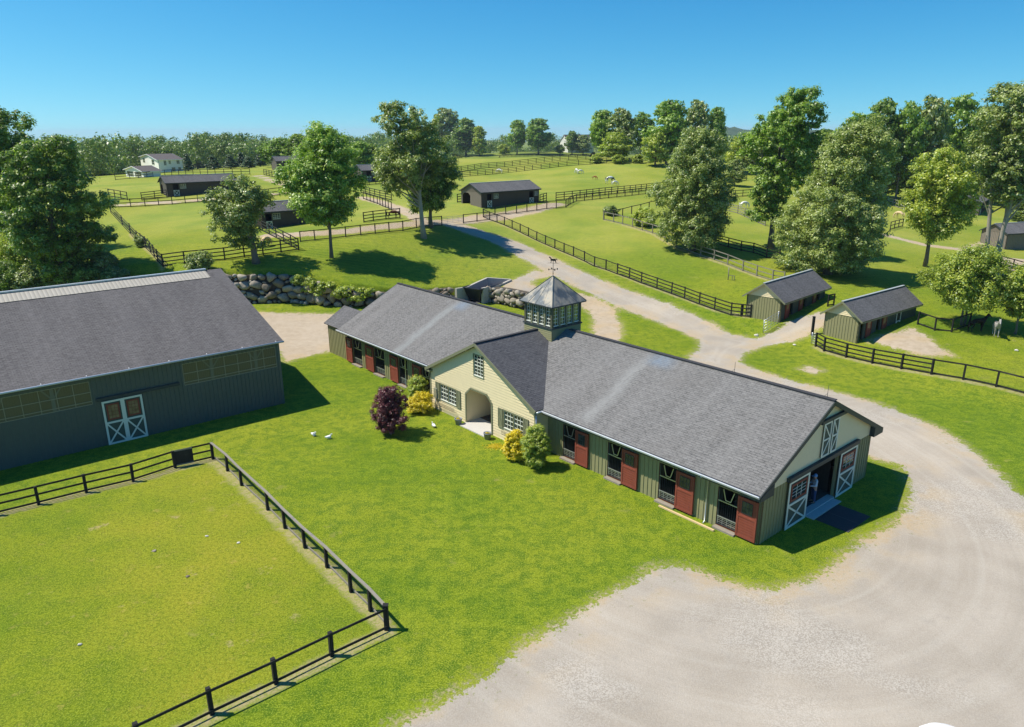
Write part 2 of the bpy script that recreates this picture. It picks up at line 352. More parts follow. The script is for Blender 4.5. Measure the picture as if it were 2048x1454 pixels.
    gr = t.mix(t.math('MULTIPLY', tan, .75), gr, t.mix(t.ramp(n1, .3, .7), (.40, .31, .205), (.50, .40, .285)))
    # ragged join with a dry fringe
    e = t.math('ADD', sd, t.math('ADD', t.math('MULTIPLY', t.math('SUBTRACT', n1, .5), 1.3), t.math('MULTIPLY', t.math('SUBTRACT', n6, .5), 1.9)))
    e = t.math('ADD', e, t.math('MULTIPLY', t.math('SUBTRACT', n3, .5), 1.0))
    fr = t.math('MULTIPLY', t.ramp(e, -.7, -.05), t.ramp(n6, .42, .56, .1, .85)); fr = t.math('MULTIPLY', fr, t.ramp(n3, .3, .6, .3, .9)); dd_ = t.math('ADD', dryd, t.math('MULTIPLY', t.math('SUBTRACT', n1, .5), .9)); fr = t.math('MAXIMUM', fr, t.math('MULTIPLY', t.ramp(dd_, -.25, .2), t.ramp(n6, .40, .56, .3, .9)))
    g = t.mix(fr, g, (.37, .31, .16)); k = t.ramp(e, -.05, .06)
    inner = t.math('MULTIPLY', t.ramp(e, 0, 3.2, 1, 0), t.ramp(n3, .45, .60, 0, .75)); inner = t.math('MULTIPLY', inner, t.ramp(n6, .35, .6, .3, 1)); gr = t.mix(inner, gr, (.44, .32, .17))
    weeds = t.math('MULTIPLY', t.ramp(e, .1, 2.2, 1, 0), t.ramp(t.noise(p, 2.7, 4, .7), .60, .68, 0, .7)); gr = t.mix(weeds, gr, (.16, .19, .04))
    col = t.mix(k, g, gr)
    bh = t.math('ADD', t.math('MULTIPLY', n6, .5), n30)
    return t.out(col, .95, .08, 0, bh, .55, .05)
def foliage(name, dark, mid, light, trans=.45, alt=None):
    t = T(name); p = t.pos(); tint = t.attr('tint'); oi = t.n('ShaderNodeObjectInfo').outputs['Random']
    n = t.noise(p, .35, 2); f = t.math('ADD', t.math('MULTIPLY', t.math('SUBTRACT', t.math('MULTIPLY', tint, 1.25), .08), .8), t.math('MULTIPLY', t.math('SUBTRACT', n, .5), .7))
    f = t.math('ADD', f, t.math('MULTIPLY', t.math('SUBTRACT', oi, .5), .15))
    c = t.mix(t.ramp(f, 0, .45), dark, mid); c = t.mix(t.ramp(f, .45, .95), c, light)
    if alt: c = t.mix(t.ramp(tint, .82, .86), c, alt)
    a = t.n('ShaderNodeBsdfPrincipled', {'Base Color': c, 'Roughness': .42, 'Specular IOR Level': .6})
    b = t.n('ShaderNodeBsdfTranslucent', {'Color': t.mix(1., c, (1.0, 1.15, .45), 'MULTIPLY')})
    m = t.n('ShaderNodeMixShader', {0: trans, 1: a.outputs[0], 2: b.outputs[0]}); t.t.links.new(m.outputs[0], t.o.inputs[0]); return t.m
M = {}
M['ground'] = ground_material()
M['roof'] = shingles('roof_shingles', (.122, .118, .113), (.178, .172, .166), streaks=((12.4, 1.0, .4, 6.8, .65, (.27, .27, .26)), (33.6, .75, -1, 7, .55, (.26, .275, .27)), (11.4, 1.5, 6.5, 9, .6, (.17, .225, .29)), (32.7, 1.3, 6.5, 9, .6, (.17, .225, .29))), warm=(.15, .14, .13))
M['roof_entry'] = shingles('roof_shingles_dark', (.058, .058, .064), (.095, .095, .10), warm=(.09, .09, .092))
M['roof_arena'] = shingles('roof_shingles_arena', (.086, .080, .078), (.132, .124, .121), warm=(.11, .105, .105))
M['roof_shed'] = shingles('roof_shingles_shed', (.088, .087, .088), (.135, .132, .133), warm=(.11, .105, .10))
M['cream'] = painted('cream_clapboard', (.76, .64, .40), .10, .6)
M['olive'] = painted('olive_board_siding', (.275, .26, .135), .16, .7)
M['olive_dark'] = painted('dark_green_siding', (.075, .095, .072), .2, .7)
M['trim'] = painted('olive_trim', (.20, .205, .125), .1, .6)
M['trimdark'] = painted('dark_trim', (.045, .055, .055), .1, .5)
M['arena'] = painted('arena_green_metal', (.115, .13, .108), .2, .6, .25)
M['white'] = painted('white_paint', (.70, .72, .62), .08, .5)
M['pure'] = painted('clean_white', (.8, .8, .8), .03, .35, .5)
M['red'] = painted('red_barn_paint', (.235, .060, .036), .3, .75)
M['reddark'] = painted('red_brown_trim', (.16, .035, .022), .2, .6)
M['inside'] = painted('dark_timber', (.05, .04, .032), .3, .9)
M['soil'] = painted('stable_floor', (.10, .085, .07), .3, .95)
M['metal'] = painted('galvanised_metal', (.5, .52, .54), .1, .35, .5, .7)
M['gutter'] = painted('pale_gutter', (.55, .58, .60), .08, .35, .5, .3)
M['concrete'] = painted('concrete', (.43, .40, .35), .22, .9, dirt=(.2, .18, .15))
M['concdark'] = painted('stained_concrete', (.07, .068, .066), .4, .85)
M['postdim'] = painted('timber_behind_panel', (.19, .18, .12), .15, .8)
M['sill'] = painted('worn_sill', (.27, .235, .19), .3, .9)
M['step'] = painted('pale_step', (.52, .50, .46), .12, .85)
M['mat'] = painted('rubber_mat', (.05, .052, .055), .2, .8)
M['blackwood'] = painted('black_fence_paint', (.022, .021, .020), .4, .75, dirt=(.07, .065, .06), sc=1.2)
M['greywood'] = painted('weathered_grey_wood', (.25, .225, .185), .35, .9, dirt=(.12, .11, .1))
M['bark'] = painted('bark', (.17, .145, .115), .4, .95, dirt=(.08, .07, .055), sc=2)
M['barkpale'] = painted('pale_bark', (.34, .31, .26), .3, .95, dirt=(.15, .13, .11), sc=2)
M['shedbrown'] = painted('brown_shed_siding', (.085, .070, .055), .2, .8)
M['shedgable'] = painted('grey_brown_gable', (.22, .19, .155), .15, .8)
M['plank'] = painted('raw_timber', (.62, .46, .24), .15, .8)
M['housewall'] = painted('white_house_siding', (.80, .78, .72), .04, .7)
M['houseroof'] = painted('brown_grey_roof', (.10, .085, .078), .2, .9)
M['black'] = painted('black_rubber', (.02, .02, .02), .1, .6)
M['pot'] = painted('grey_pot', (.22, .25, .29), .2, .6)
M['dirt'] = painted('potting_soil', (.12, .09, .05), .3, .95)
t = T('window_glass'); M['glass'] = t.out(t.mix(t.ramp(t.noise(t.obj(), 2.5, 2), .3, .7), (.022, .028, .030), (.06, .065, .06)), .06, .6)
t = T('amber_glass'); M['amber'] = t.out(t.mix(t.ramp(t.noise(t.obj(), 3, 2), .3, .7), (.20, .13, .07), (.30, .20, .11)), .25, .5)
t = T('corrugated_translucent_panel'); o_ = t.obj(); wv_ = t.n('ShaderNodeTexWave', {'Vector': o_, 'Scale': 2.2}, bands_direction='X'); M['poly'] = t.out(t.mix(t.math('MULTIPLY', t.noise(o_, .8, 3), .5), (.12, .105, .06), (.085, .075, .045)), .3, .5, 0, wv_.outputs[1], .3, .02)
t = T('ridge_panel'); o_ = t.obj(); wv_ = t.n('ShaderNodeTexWave', {'Vector': o_, 'Scale': 1.1}, bands_direction='X'); sy = t.n('ShaderNodeSeparateXYZ', {0: o_})
M['ridge'] = t.out(t.mix(t.ramp(wv_.outputs[1], .05, .3, .5, 0), t.mix(t.noise(t.scl(o_, 2, .4), 1.5, 4), (.34, .31, .25), (.47, .43, .36)), (.22, .20, .16)), .6, .3, 0, wv_.outputs[1], .4, .03)
t = T('zinc_cupola_roof'); o_ = t.obj(); a_ = t.noise(t.scl(o_, 1, 1, .6), 1.2, 5, .6); b_ = t.noise(o_, 5, 4)
M['zinc'] = t.out(t.mix(t.ramp(b_, .55, .8, 0, .6), t.mix(t.ramp(a_, .40, .62), (.085, .10, .11), (.30, .27, .215)), (.22, .24, .25)), .5, .4, .15)
t = T('cupola_glass'); gb = t.n('ShaderNodeBsdfGlossy', {'Color': (.8, .85, .85, 1), 'Roughness': .05}); tb = t.n('ShaderNodeBsdfTransparent', {'Color': (.75, .8, .72, 1)})
ms = t.n('ShaderNodeMixShader', {0: .18, 1: tb.outputs[0], 2: gb.outputs[0]}); t.t.links.new(ms.outputs[0], t.o.inputs[0]); M['clear'] = t.m
t = T('field_stone'); o_ = t.pos(); a_ = t.noise(o_, .9, 3); b_ = t.noise(o_, 6, 5, .7); oi_ = t.attr('tint')
c_ = t.mix(oi_, (.20, .165, .12), (.46, .41, .33)); c_ = t.mix(t.ramp(b_, .4, .7, 0, .6), c_, (.13, .115, .095)); c_ = t.mix(t.ramp(b_, .62, .8, 0, .5), c_, (.48, .46, .40))
M['stone'] = t.out(c_, .95, .15, 0, b_, .5, .04)
t = T('fence_mesh_wire'); tb = t.n('ShaderNodeBsdfTransparent'); db = t.n('ShaderNodeBsdfDiffuse', {'Color': (.03, .03, .03, 1)})
u_ = t.uv(); sx_ = t.n('ShaderNodeSeparateXYZ', {0: u_})
def _line(s_): return t.math('LESS_THAN', t.math('FRACT', t.math('MULTIPLY', s_, 10.)), .09)
k_ = t.math('MAXIMUM', _line(sx_.outputs[0]), _line(sx_.outputs[1])); ms = t.n('ShaderNodeMixShader', {0: k_, 1: tb.outputs[0], 2: db.outputs[0]}); t.t.links.new(ms.outputs[0], t.o.inputs[0]); M['wire'] = t.m
M['leaf'] = foliage('maple_leaves', (0.098, 0.188, 0.020), (0.265, 0.405, 0.045), (0.58, 0.70, 0.120), alt=(.58, .68, .28))
M['leafb'] = foliage('bright_leaves', (0.159, 0.225, 0.028), (0.428, 0.491, 0.054), (0.730, 0.716, 0.121), alt=(.58, .68, .28))
M['leafd'] = foliage('dark_leaves', (0.075, 0.142, 0.020), (0.190, 0.295, 0.038), (0.45, 0.54, 0.09), alt=(.58, .68, .28))
M['leafg'] = foliage('grey_green_leaves', (0.120, 0.182, 0.036), (0.300, 0.365, 0.080), (0.580, 0.620, 0.200), .35, alt=(0.56, 0.60, 0.36))
M['conifer'] = foliage('conifer_needles', (0.040, 0.076, 0.036), (0.091, 0.153, 0.067), (0.183, 0.245, 0.116), .15, alt=(.58, .68, .28))
M['purple'] = foliage('purple_leaves', (.06, .013, .016), (.15, .03, .038), (.30, .08, .08), .3)
M['yellow'] = foliage('yellow_flowers', (.45, .38, .012), (.80, .62, .012), (.90, .74, .03), .3)
M['far'] = foliage('far_wood_leaves', (.085, .150, .030), (.20, .29, .055), (.38, .46, .10), .25)
# ================================================================== GROUND
def axis(lo, hi, step, far, g=1.09):
    a = list(np.arange(lo, hi+step/2, step)); s = step; x = a[-1]
    while x < far: s *= g; x += s; a.append(x)
    s = step; x = a[0]; b = []
    while x > -far: s *= g; x -= s; b.append(x)
    return np.array(b[::-1]+a)
gx = axis(-58, 72, .5, 2500); gy = axis(12, 118, .5, 2500)
gx = np.unique(np.round(np.concatenate([gx, np.arange(-10, 2, .25)]), 3)); gy = np.unique(np.round(np.concatenate([gy, np.arange(82, 106, .25)]), 3))
GX, GY = np.meshgrid(gx, gy); GZ = height(GX, GY)
gravel = [
 sdpoly(GX, GY, [fpt(*q) for q in [(560,1600),(700,1510),(800,1454),(880,1410),(960,1355),(1040,1300),(1110,1260),(1150,1235),(1210,1195),(1265,1165),(1320,1133),(1345,1130),(1390,1142),(1430,1160),(1480,1174),(1530,1182),(1590,1172),(1630,1162),(1680,1125),(1715,1090),(1760,1070),(1800,1045),(1822,1000),(1822,970),(1805,940)]]
        + [tuple(SW(-1, 15.5)[:2]), tuple(SW(8, 14.6)[:2]), tuple(SW(20, 14.6)[:2]), tuple(SW(24, 16)[:2]), tuple(SW(20, 20)[:2])]
        + [fpt(*q) for q in [(1478,722),(1500,735),(1560,755),(1620,770),(1700,792),(1780,815),(1850,845),(1900,870),(1950,905),(2000,950),(2048,995),(2150,1100),(2300,1300),(2300,1600)]]),
 sdpoly(GX, GY, [fpt(*q) for q in [(1400,655),(1450,665),(1510,678),(1545,664),(1580,642),(1640,624),(1660,630),(1640,656),(1590,680),(1530,692),(1490,705),(1478,722),(1500,760),(1440,745),(1370,722),(1392,702),(1398,685)]]),
 sdpoly(GX, GY, [fpt(*q) for q in [(500,624),(560,626),(600,627),(680,628),(700,640),(690,690),(664,702),(600,716),(572,724),(555,700),(500,680)]]),
 sdline(GX, GY, [fpt(*q) for q in [(905,449),(960,467),(1000,480),(1030,493),(1060,510),(1090,524),(1121,540),(1150,554),(1185,570),(1215,583),(1248,596),(1280,608),(1311,620),(1360,642),(1400,660),(1445,680)]], 2.15),
 sdpoly(GX, GY, [fpt(*q) for q in [(1070,540),(1045,552),(1018,562),(1000,578),(1040,586),(1085,590),(1075,575),(1060,568),(1072,557),(1110,552)]])]
tan_parts = [
 sdline(GX, GY, [fpt(*q) for q in [(1085,590),(1140,592),(1175,603),(1203,621),(1214,645),(1214,680)]], 1.4),
 sdline(GX, GY, [fpt(*q) for q in [(545,471),(640,466),(700,462),(780,452),(850,446),(905,444),(960,437),(1020,429),(1075,418),(1115,408)]], 1.7),
 sdline(GX, GY, [fpt(*q) for q in [(722,395),(760,404),(800,418),(840,440)]], 1.4),
 sdline(GX, GY, [fpt(*q) for q in [(236,410),(330,405),(430,398),(540,389),(600,384)]], 1.3),
 sdline(GX, GY, [fpt(*q) for q in [(512,350),(545,362),(585,374)]], 1.5),
 sdline(GX, GY, [fpt(*q) for q in [(1770,470),(1850,490),(1930,500),(1990,480)]], 1.0),
 sdpoly(GX, GY, [fpt(*q) for q in [(1905,535),(1960,508),(2060,520),(2060,545),(1980,552)]]),
 sdpoly(GX, GY, [fpt(*q) for q in [(1740,682),(1790,665),(1826,656),(1850,668),(1872,690),(1905,711),(1850,711),(1790,698)]]),
 sdpoly(GX, GY, [fpt(*q) for q in [(1600,738),(1622,732),(1645,740),(1625,748)]])]
g_sd = np.max(gravel+tan_parts, axis=0); g_t = np.max(tan_parts, axis=0); g_g = np.max(gravel[:2]+gravel[3:], axis=0)
tanf = np.where(g_t > g_g, 1., 0.)*(g_t > -1.5); tanf = np.maximum(tanf, .75*(gravel[2] > -1))
yel = np.zeros_like(GX)
for poly, k in [([(-60,1040),(426,918),(774,1259),(279,1490),(-400,1800),(-400,1100)], 1.), ([(262,415),(580,390),(530,457),(597,500),(326,533),(260,468)], .35),
                ([(1000,445),(1303,395),(1600,520),(1500,635),(1280,566)], .4), ([(905,316),(1305,318),(1310,378),(1112,400),(900,400)], .5),
                ([(1631,693),(1830,655),(2100,660),(2100,790),(1860,749)], .55), ([(1640,560),(2100,470),(2100,650),(1840,650)], .45)]:
    yel = np.maximum(yel, k*smooth(sdpoly(GX, GY, [fpt(*q) for q in poly])/1.5+.5))
dry = np.max([sdline(GX, GY, [fpt(*q) for q in L_], .33) for L_ in (
 [(1501,635),(1429,620),(1369,597.5),(1313.7,577.5),(1258.6,557),(1211.8,539.6),(1168.8,522.5),(1128,505),(1091,489),(1056.9,472.8),(1024.3,457.4),(979.4,440)],
 [(1631,693),(1647.8,703),(1691.8,716),(1744,728),(1802,739),(1862.6,750),(1926,761),(1991.8,775),(2052,790)],
 [(426,918),(483,971),(570,1056.6),(654,1135),(741,1222),(774,1259)], [(774,1262),(663.6,1315),(552,1371),(424,1432),(279,1504)], [(-60,1045),(77,1009),(267,963),(426,918)],
 [(1206.8,440),(1245,450),(1304.8,468),(1352,496),(1401,513),(1455,531),(1513,553),(1560,568)], [(326,534),(283,490),(261,468)])], axis=0)
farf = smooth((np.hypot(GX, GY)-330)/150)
nx, ny = len(gx), len(gy); V = np.stack([GX, GY, GZ], -1).reshape(-1, 3); idx = np.arange(nx*ny).reshape(ny, nx)
Q = np.stack([idx[:-1, :-1], idx[:-1, 1:], idx[1:, 1:], idx[1:, :-1]], -1).reshape(-1, 4)
fs = g_sd.reshape(-1)[Q].mean(1); isg = fs > 0
# the tipping bay is sunk in the bank: open the ground there
bl, br_ = gnd(913.5, 577, 2.3), gnd(966, 576, 2.3); cl, cr = gnd(974, 545.5, 3.3), gnd(1022, 549, 3.1)
fl, fr_ = bl[:2]-(cl-bl)[:2]*.03, br_[:2]-(cr-br_)[:2]*.03
BAYP = [tuple(fl), tuple(fr_), tuple(cr[:2]), tuple(cl[:2])]
cx, cy = V[:, 0][Q].mean(1), V[:, 1][Q].mean(1); inbay = sdpoly(cx, cy, BAYP) > .02
def submesh(name, mask, kind_label):
    q = Q[mask]; used = np.unique(q); mp = np.zeros(len(V), np.int64); mp[used] = np.arange(len(used))
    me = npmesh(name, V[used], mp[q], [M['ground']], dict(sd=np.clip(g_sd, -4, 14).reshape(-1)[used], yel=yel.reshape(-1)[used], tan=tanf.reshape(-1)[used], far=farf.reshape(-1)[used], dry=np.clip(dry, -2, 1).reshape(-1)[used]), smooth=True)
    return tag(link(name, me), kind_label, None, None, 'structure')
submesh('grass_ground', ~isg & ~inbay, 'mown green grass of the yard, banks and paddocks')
submesh('gravel_driveway', isg & ~inbay, 'pale grey gravel drive and yard between the barns')
# ================================================================== STABLE
U = Vector
stable = thing('stable', 'long horse stable with grey shingle roof, cream entry gable and red sliding stall doors', 'stable', tuple(SC), math.atan2(-SD[1], -SD[0]))
EAVE = 3.05; OV = .77; RT = 6.55; LEN = 43.1; WID = 12.1
def pitch_h(v): return EAVE+(RT-EAVE)*(v+OV)/(WID/2+OV)
bays = [(.1,1.3,2.6),(4.0,5.25,6.55),(8.0,9.24,10.5),(12.0,13.15,14.4),(30.6,31.9,29.3),(34.1,35.38,32.85),(38.07,39.46,36.5),(41.9,43.05,40.4)]
opens = [(min(b, c), max(b, c)) for a, b, c in bays[:4]]+[(c, a) for a, b, c in bays[4:]]
mb = MB(True)
holes = [rect(a, .12, b, 2.4) for a, b in opens]
wall(mb, (0, 0, 0), (1, 0, 0), (0, -1, 0), [rect(0, 0, 15.85, 3.25)]+[h for h in holes if h[0][0] < 15], M['olive'], 'batten', .3, M['reddark'], inner=M['inside'])
wall(mb, (28, 0, 0), (1, 0, 0), (0, -1, 0), [rect(0, 0, LEN-28, 3.25)]+[[(a-28, b) for a, b in h] for h in holes if h[0][0] > 15], M['olive'], 'batten', .3, M['reddark'], inner=M['inside'])
wall(mb, (0, WID, 0), (1, 0, 0), (0, 1, 0), [rect(0, 0, LEN, 3.2)]+[rect(3.3+3.6*i, 1.3, 4.4+3.6*i, 2.2) for i in range(11)], M['olive'], 'batten', .3, inner=M['inside'])
# gable towards the drive: boards below, clapboard above
wall(mb, (0, 0, 0), (0, 1, 0), (-1, 0, 0), [[(0, 0), (4.42, 0), (4.42, 2.8), (7.9, 2.8), (7.9, 0), (WID, 0), (WID, 2.95), (0, 2.95)]], M['olive'], 'batten', .3, inner=M['inside'])
wall(mb, (-.02, 0, 0), (0, 1, 0), (-1, 0, 0), [[(0, 2.95), (WID, 2.95), (WID, 3.38), (WID/2, RT-.16), (0, 3.38)]], M['cream'], 'clap', .2, inner=M['inside'])
wall(mb, (LEN, 0, 0), (0, 1, 0), (1, 0, 0), [[(0, 0), (WID, 0), (WID, 3.35), (WID/2, RT-.16), (0, 3.35)]], M['olive'], 'batten', .3, inner=M['inside'])
mb.build('wall', stable)
mb = MB(True); mb.box((.2, .2, .02), (LEN-.2, WID-.2, .09), M['soil'])
for v in (3.9, 8.2): mb.box((.5, v, .1), (LEN-.5, v+.1, 2.75), M['inside'])
for i in range(12): mb.box((3.4+3.6*i, .3, .1), (3.5+3.6*i, 3.9, 2.4), M['inside'])
mb.box((.2, .2, 2.95), (LEN-.2, WID-.2, 3.0), M['inside']); mb.build('stall_partitions', stable)
mb = MB(True)
slab(mb, (-.27, -OV, EAVE+.12), (LEN+.27, -OV, EAVE+.12), (LEN+.27, WID/2, RT+.02), (-.27, WID/2, RT+.02), .12, M['roof'], M['trimdark'])
slab(mb, (-.27, WID+OV, EAVE+.12), (LEN+.27, WID+OV, EAVE+.12), (LEN+.27, WID/2, RT+.02), (-.27, WID/2, RT+.02), .12, M['roof'], M['trimdark'])
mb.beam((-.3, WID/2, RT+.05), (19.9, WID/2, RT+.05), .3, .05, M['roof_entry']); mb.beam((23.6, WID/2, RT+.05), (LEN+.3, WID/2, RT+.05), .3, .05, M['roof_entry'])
roof = mb.build('roof', stable)
mb = MB(True)
for v0, v1 in ((-OV, WID/2), (WID+OV, WID/2)):
    for u in (-.29, LEN+.29): mb.beam((u, v0, EAVE-.03), (u, v1, RT-.12), .06, .26, M['trimdark'])
mb.box((-.26, -OV+.02, EAVE-.16), (15.6, 0, EAVE-.08), M['trimdark']); mb.box((28.3, -OV+.02, EAVE-.16), (LEN+.2, 0, EAVE-.08), M['trimdark']); mb.box((-.2, WID, EAVE-.16), (LEN+.2, WID+OV-.02, EAVE-.08), M['trimdark'])
for v0, v1 in ((-OV+.01, .42), (WID+OV-.01, WID-.42)):  # boxed returns at the gable foot
    mb.hexa([(-.34, v0, EAVE-.2), (-.05, v0, EAVE-.2), (-.05, v1, EAVE-.2), (-.34, v1, EAVE-.2), (-.34, v0, EAVE+.02), (-.05, v0, EAVE+.02), (-.05, v1, EAVE+.42), (-.34, v1, EAVE+.42)], M['trimdark'])
mb.build('fascia', stable)
for (a, b, nm) in ((-.27, 15.7, 0), (28.1, LEN+.3, 0)):
    mb = MB(True); mb.tube([(a, -OV-.06, EAVE+.03), (b, -OV-.06, EAVE+.03)], .075, M['gutter'], 8); mb.beam((a, -OV-.13, EAVE+.09), (b, -OV-.13, EAVE+.09), .03, .03, M['pure']); mb.build('gutter', stable)
for u in (3.2, 33.0):
    mb = MB(True); mb.tube([(u, -OV-.05, EAVE-.05), (u, -.1, EAVE-.4), (u, -.1, .1), (u, -.3, .03)], .045, M['metal'], 8); mb.build('downpipe', stable)
for u in (6.0, 21.9, LEN-.5, .2):
    if u != 21.9: mb = MB(True); mb.tube([(u, WID/2, RT), (u, WID/2, RT+.75)], .012, M['trimdark'], 5); mb.tube([(u, WID/2, RT+.3), (u+.25, WID/2, RT+.02)], .01, M['trimdark'], 4); mb.build('lightning_rod', stable)
# stall doors and stall gates
def red_door(a, b):
    mb = MB(True); v0, v1 = -.16, -.09; a += .02; b -= .02; W = b-a
    mb.box((a, v0, .12), (b, v1, 2.42), M['red'])
    for k in range(7): mb.box((a+.12, v0-.012, .22+k*.15), (b-.12, v0, .335+k*.15), M['red'])
    for x0, x1 in ((a, a+.11), (b-.11, b)): mb.box((x0, v0-.03, .12), (x1, v0-.001, 2.42), M['red'])
    for z in (.12, 1.28, 2.30): mb.box((a+.11, v0-.03, z), (b-.11, v0-.001, z+.11), M['red'])
    d = mb.build('sliding_stall_door', stable)
    mb = MB(True); x0, x1, z0, z1 = a+.28, b-.28, 1.55, 2.2
    mb.box((x0, v0-.02, z0), (x1, v0-.004, z1), M['glass']); fr = M['trimdark']
    for k in range(4): x = x0+(x1-x0)*k/3; mb.box((x-.012, v0-.034, z0), (x+.012, v0-.02, z1), fr)
    for k in range(3): z = z0+(z1-z0)*k/2; mb.box((x0, v0-.036, z-.012), (x1, v0-.022, z+.012), fr)
    mb.build('window', d)
def stall_gate(a, b):
    mb = MB(True); v = .03; g = M['trimdark']; mm = M['metal']
    for x in (a+.06, b-.06): mb.box((x-.03, v, .14), (x+.03, v+.05, 2.34), g)
    for z, m in ((1.6, mm), (.66, mm), (.22, g)): mb.beam((a+.06, v-.01, z), (b-.06, v-.01, z), .04, .05, m)
    for k in range(5): x = a+.1+(b-a-.2)*k/4; mb.beam((x, v, .22), (x, v, .66), .02, .02, mm)
    for z in (.33, .44, .55): mb.beam((a+.1, v, z), (b-.1, v, z), .015, .02, mm)
    for k in range(9): x = a+.12+(b-a-.24)*k/8; mb.beam((x, v+.02, .66), (x, v+.02, 1.6), .012, .012, g)
    c = (a+b)/2
    mb.beam((c-.33, v-.01, 2.32), (c-.15, v-.01, 1.72), .035, .045, mm); mb.beam((c+.33, v-.01, 2.32), (c+.15, v-.01, 1.72), .035, .045, mm); mb.beam((c-.16, v-.01, 1.72), (c+.16, v-.01, 1.72), .035, .045, mm)
    for s in (-1, 1):
        for k in range(4): x = c+s*(.38+k*.06); mb.beam((x, v+.02, 1.6), (x, v+.02, 2.3), .012, .012, g)
    mb.build('stall_gate', stable)
for a, b, c in bays: red_door(a, b)
for a, b in opens: stall_gate(a, b)
for a, b in opens: mb = MB(True); mb.box((a-.02, -.3, -.05), (b+.02, .12, .1), M['sill']); mb.build('door_sill', stable)
# big X doors in the gable
def xdoor(parent, name, o, du, nn, w_, h_, z0=.04, wm='red', glass=None, split=.5, panel=None, win=True, tm=None):
    """framed door with crossed braces below and a paned window above; o left foot, du along, nn outward"""
    mb = MB(True); o = U(o); du = U(du); nn = U(nn); tm = tm or M['white']; panel = panel or M['olive_dark']
    P = lambda a, z, t: tuple(o+du*a+nn*t+U((0, 0, z)))
    def bx(a0, z0_, a1, z1, t0, t1, m): mb.hexa([P(a0,z0_,t0),P(a1,z0_,t0),P(a1,z0_,t1),P(a0,z0_,t1),P(a0,z1,t0),P(a1,z1,t0),P(a1,z1,t1),P(a0,z1,t1)], m)
    f = .13 if w_ > 1 else .085
    bx(0, z0, w_, z0+h_, .02, .06, panel)
    zc = z0+h_*split
    bx(0, z0, f, z0+h_, .0605, .09, tm); bx(w_-f, z0, w_, z0+h_, .0605, .09, tm)
    for z in (z0, zc-f/2, z0+h_-f): bx(f, z, w_-f, z+f, .0605, .09, tm)
    def X(za, zb, both=True):
        for (a0, a1) in (((f, w_-f), (w_-f, f)) if both is True else (((f, w_-f),) if both == 1 else ((w_-f, f),))):
            p, q = U(P(a0, za, .073)), U(P(a1, zb, .073)); mb.beam(p, q, .022, f*.8, tm, up=tuple(nn.cross(q-p).normalized()))
    X(z0+f, zc-f/2, True if win else 1)
    if not win: X(zc+f/2, z0+h_-f, 2)
    d = mb.build(name, parent)
    if win:
        m2 = MB(True); mb = m2; wa, wb, za, zb = f+.1, w_-f-.1, zc+f/2+.12, z0+h_-f-.1
        def bx(a0, z0_, a1, z1, t0, t1, m): m2.hexa([P(a0,z0_,t0),P(a1,z0_,t0),P(a1,z0_,t1),P(a0,z0_,t1),P(a0,z1,t0),P(a1,z1,t0),P(a1,z1,t1),P(a0,z1,t1)], m)
        fr = M[wm]; bx(wa, za, wb, zb, .06, .075, glass or M['glass']); t_ = .1
        bx(wa, za, wa+t_, zb, .076, .1, fr); bx(wb-t_, za, wb, zb, .076, .1, fr); bx(wa+t_, za, wb-t_, za+t_, .076, .1, fr); bx(wa+t_, zb-t_, wb-t_, zb, .076, .1, fr)
        for k in range(1, 3): x = wa+t_+(wb-wa-2*t_)*k/3; bx(x-.009, za+t_, x+.009, zb-t_, .077, .092, M['white'] if glass is None else M['reddark'])
        for k in range(1, 4): z = za+t_+(zb-za-2*t_)*k/4; bx(wa+t_, z-.008, wb-t_, z+.008, .077, .09, M['white'] if glass is None else M['reddark'])
        m2.build('window', d)
    return d
xdoor(stable, 'sliding_barn_door', (-.1, 2.3, 0), (0, 1, 0), (-1, 0, 0), 2.12, 2.82)
xdoor(stable, 'sliding_barn_door', (-.1, 7.93, 0), (0, 1, 0), (-1, 0, 0), 2.02, 2.82)
xdoor(stable, 'loft_door', (-.06, 5.5, 0), (0, 1, 0), (-1, 0, 0), .86, 2.02, 3.28, win=False)
xdoor(stable, 'loft_door', (-.06, 6.52, 0), (0, 1, 0), (-1, 0, 0), .7, 2.02, 3.28, win=False)
mb = MB(True); mb.box((-.06, 6.37, 3.28), (-.045, 6.52, 5.3), M['black']); mb.box((-.26, 2.15, 2.9), (-.05, 10.05, 3.14), M['trimdark']); mb.box((-.22, 5.1, 5.36), (-.05, 7.9, 5.54), M['trimdark'])
mb.build('door_track', stable)
mb = MB(True); mb.box((-.12, 4.45, .0), (.3, 7.9, .1), M['step']); mb.box((-.62, 4.6, 0), (-.12, 7.75, .06), M['step']); mb.build('doorstep', stable)
# cross-gabled entry block
UC = 21.9; HW = 6.05; VF = -1.05; ER = 6.42
mb = MB(True)
arch = [(-1.5, 0), (1.5, 0), (1.5, 2.3), (.88, 2.86), (-.98, 2.86), (-1.5, 2.36)]
arch = [(UC+.02+a, b) for a, b in arch]
wl_ = rect(24.62, .97, 26.6, 2.24); wr_ = rect(17.12, .93, 19.1, 2.24); wu_ = rect(21.32, 3.98, 22.38, 5.52)
wall(mb, (0, VF, 0), (1, 0, 0), (0, -1, 0), [[(UC-HW, 0), arch[1], arch[1]] and [(UC-HW, 0), (UC+.02-1.5, 0), (UC+.02-1.5, 2.36), (UC+.02-.98, 2.86), (UC+.02+.98, 2.86), (UC+.02+1.5, 2.3), (UC+.02+1.5, 0), (UC+HW, 0), (UC+HW, 3.2), (UC, ER-.16), (UC-HW, 3.2)], wl_, wr_, wu_], M['cream'], 'clap', .2, M['cream'], thick=.1, inner=M['cream'])
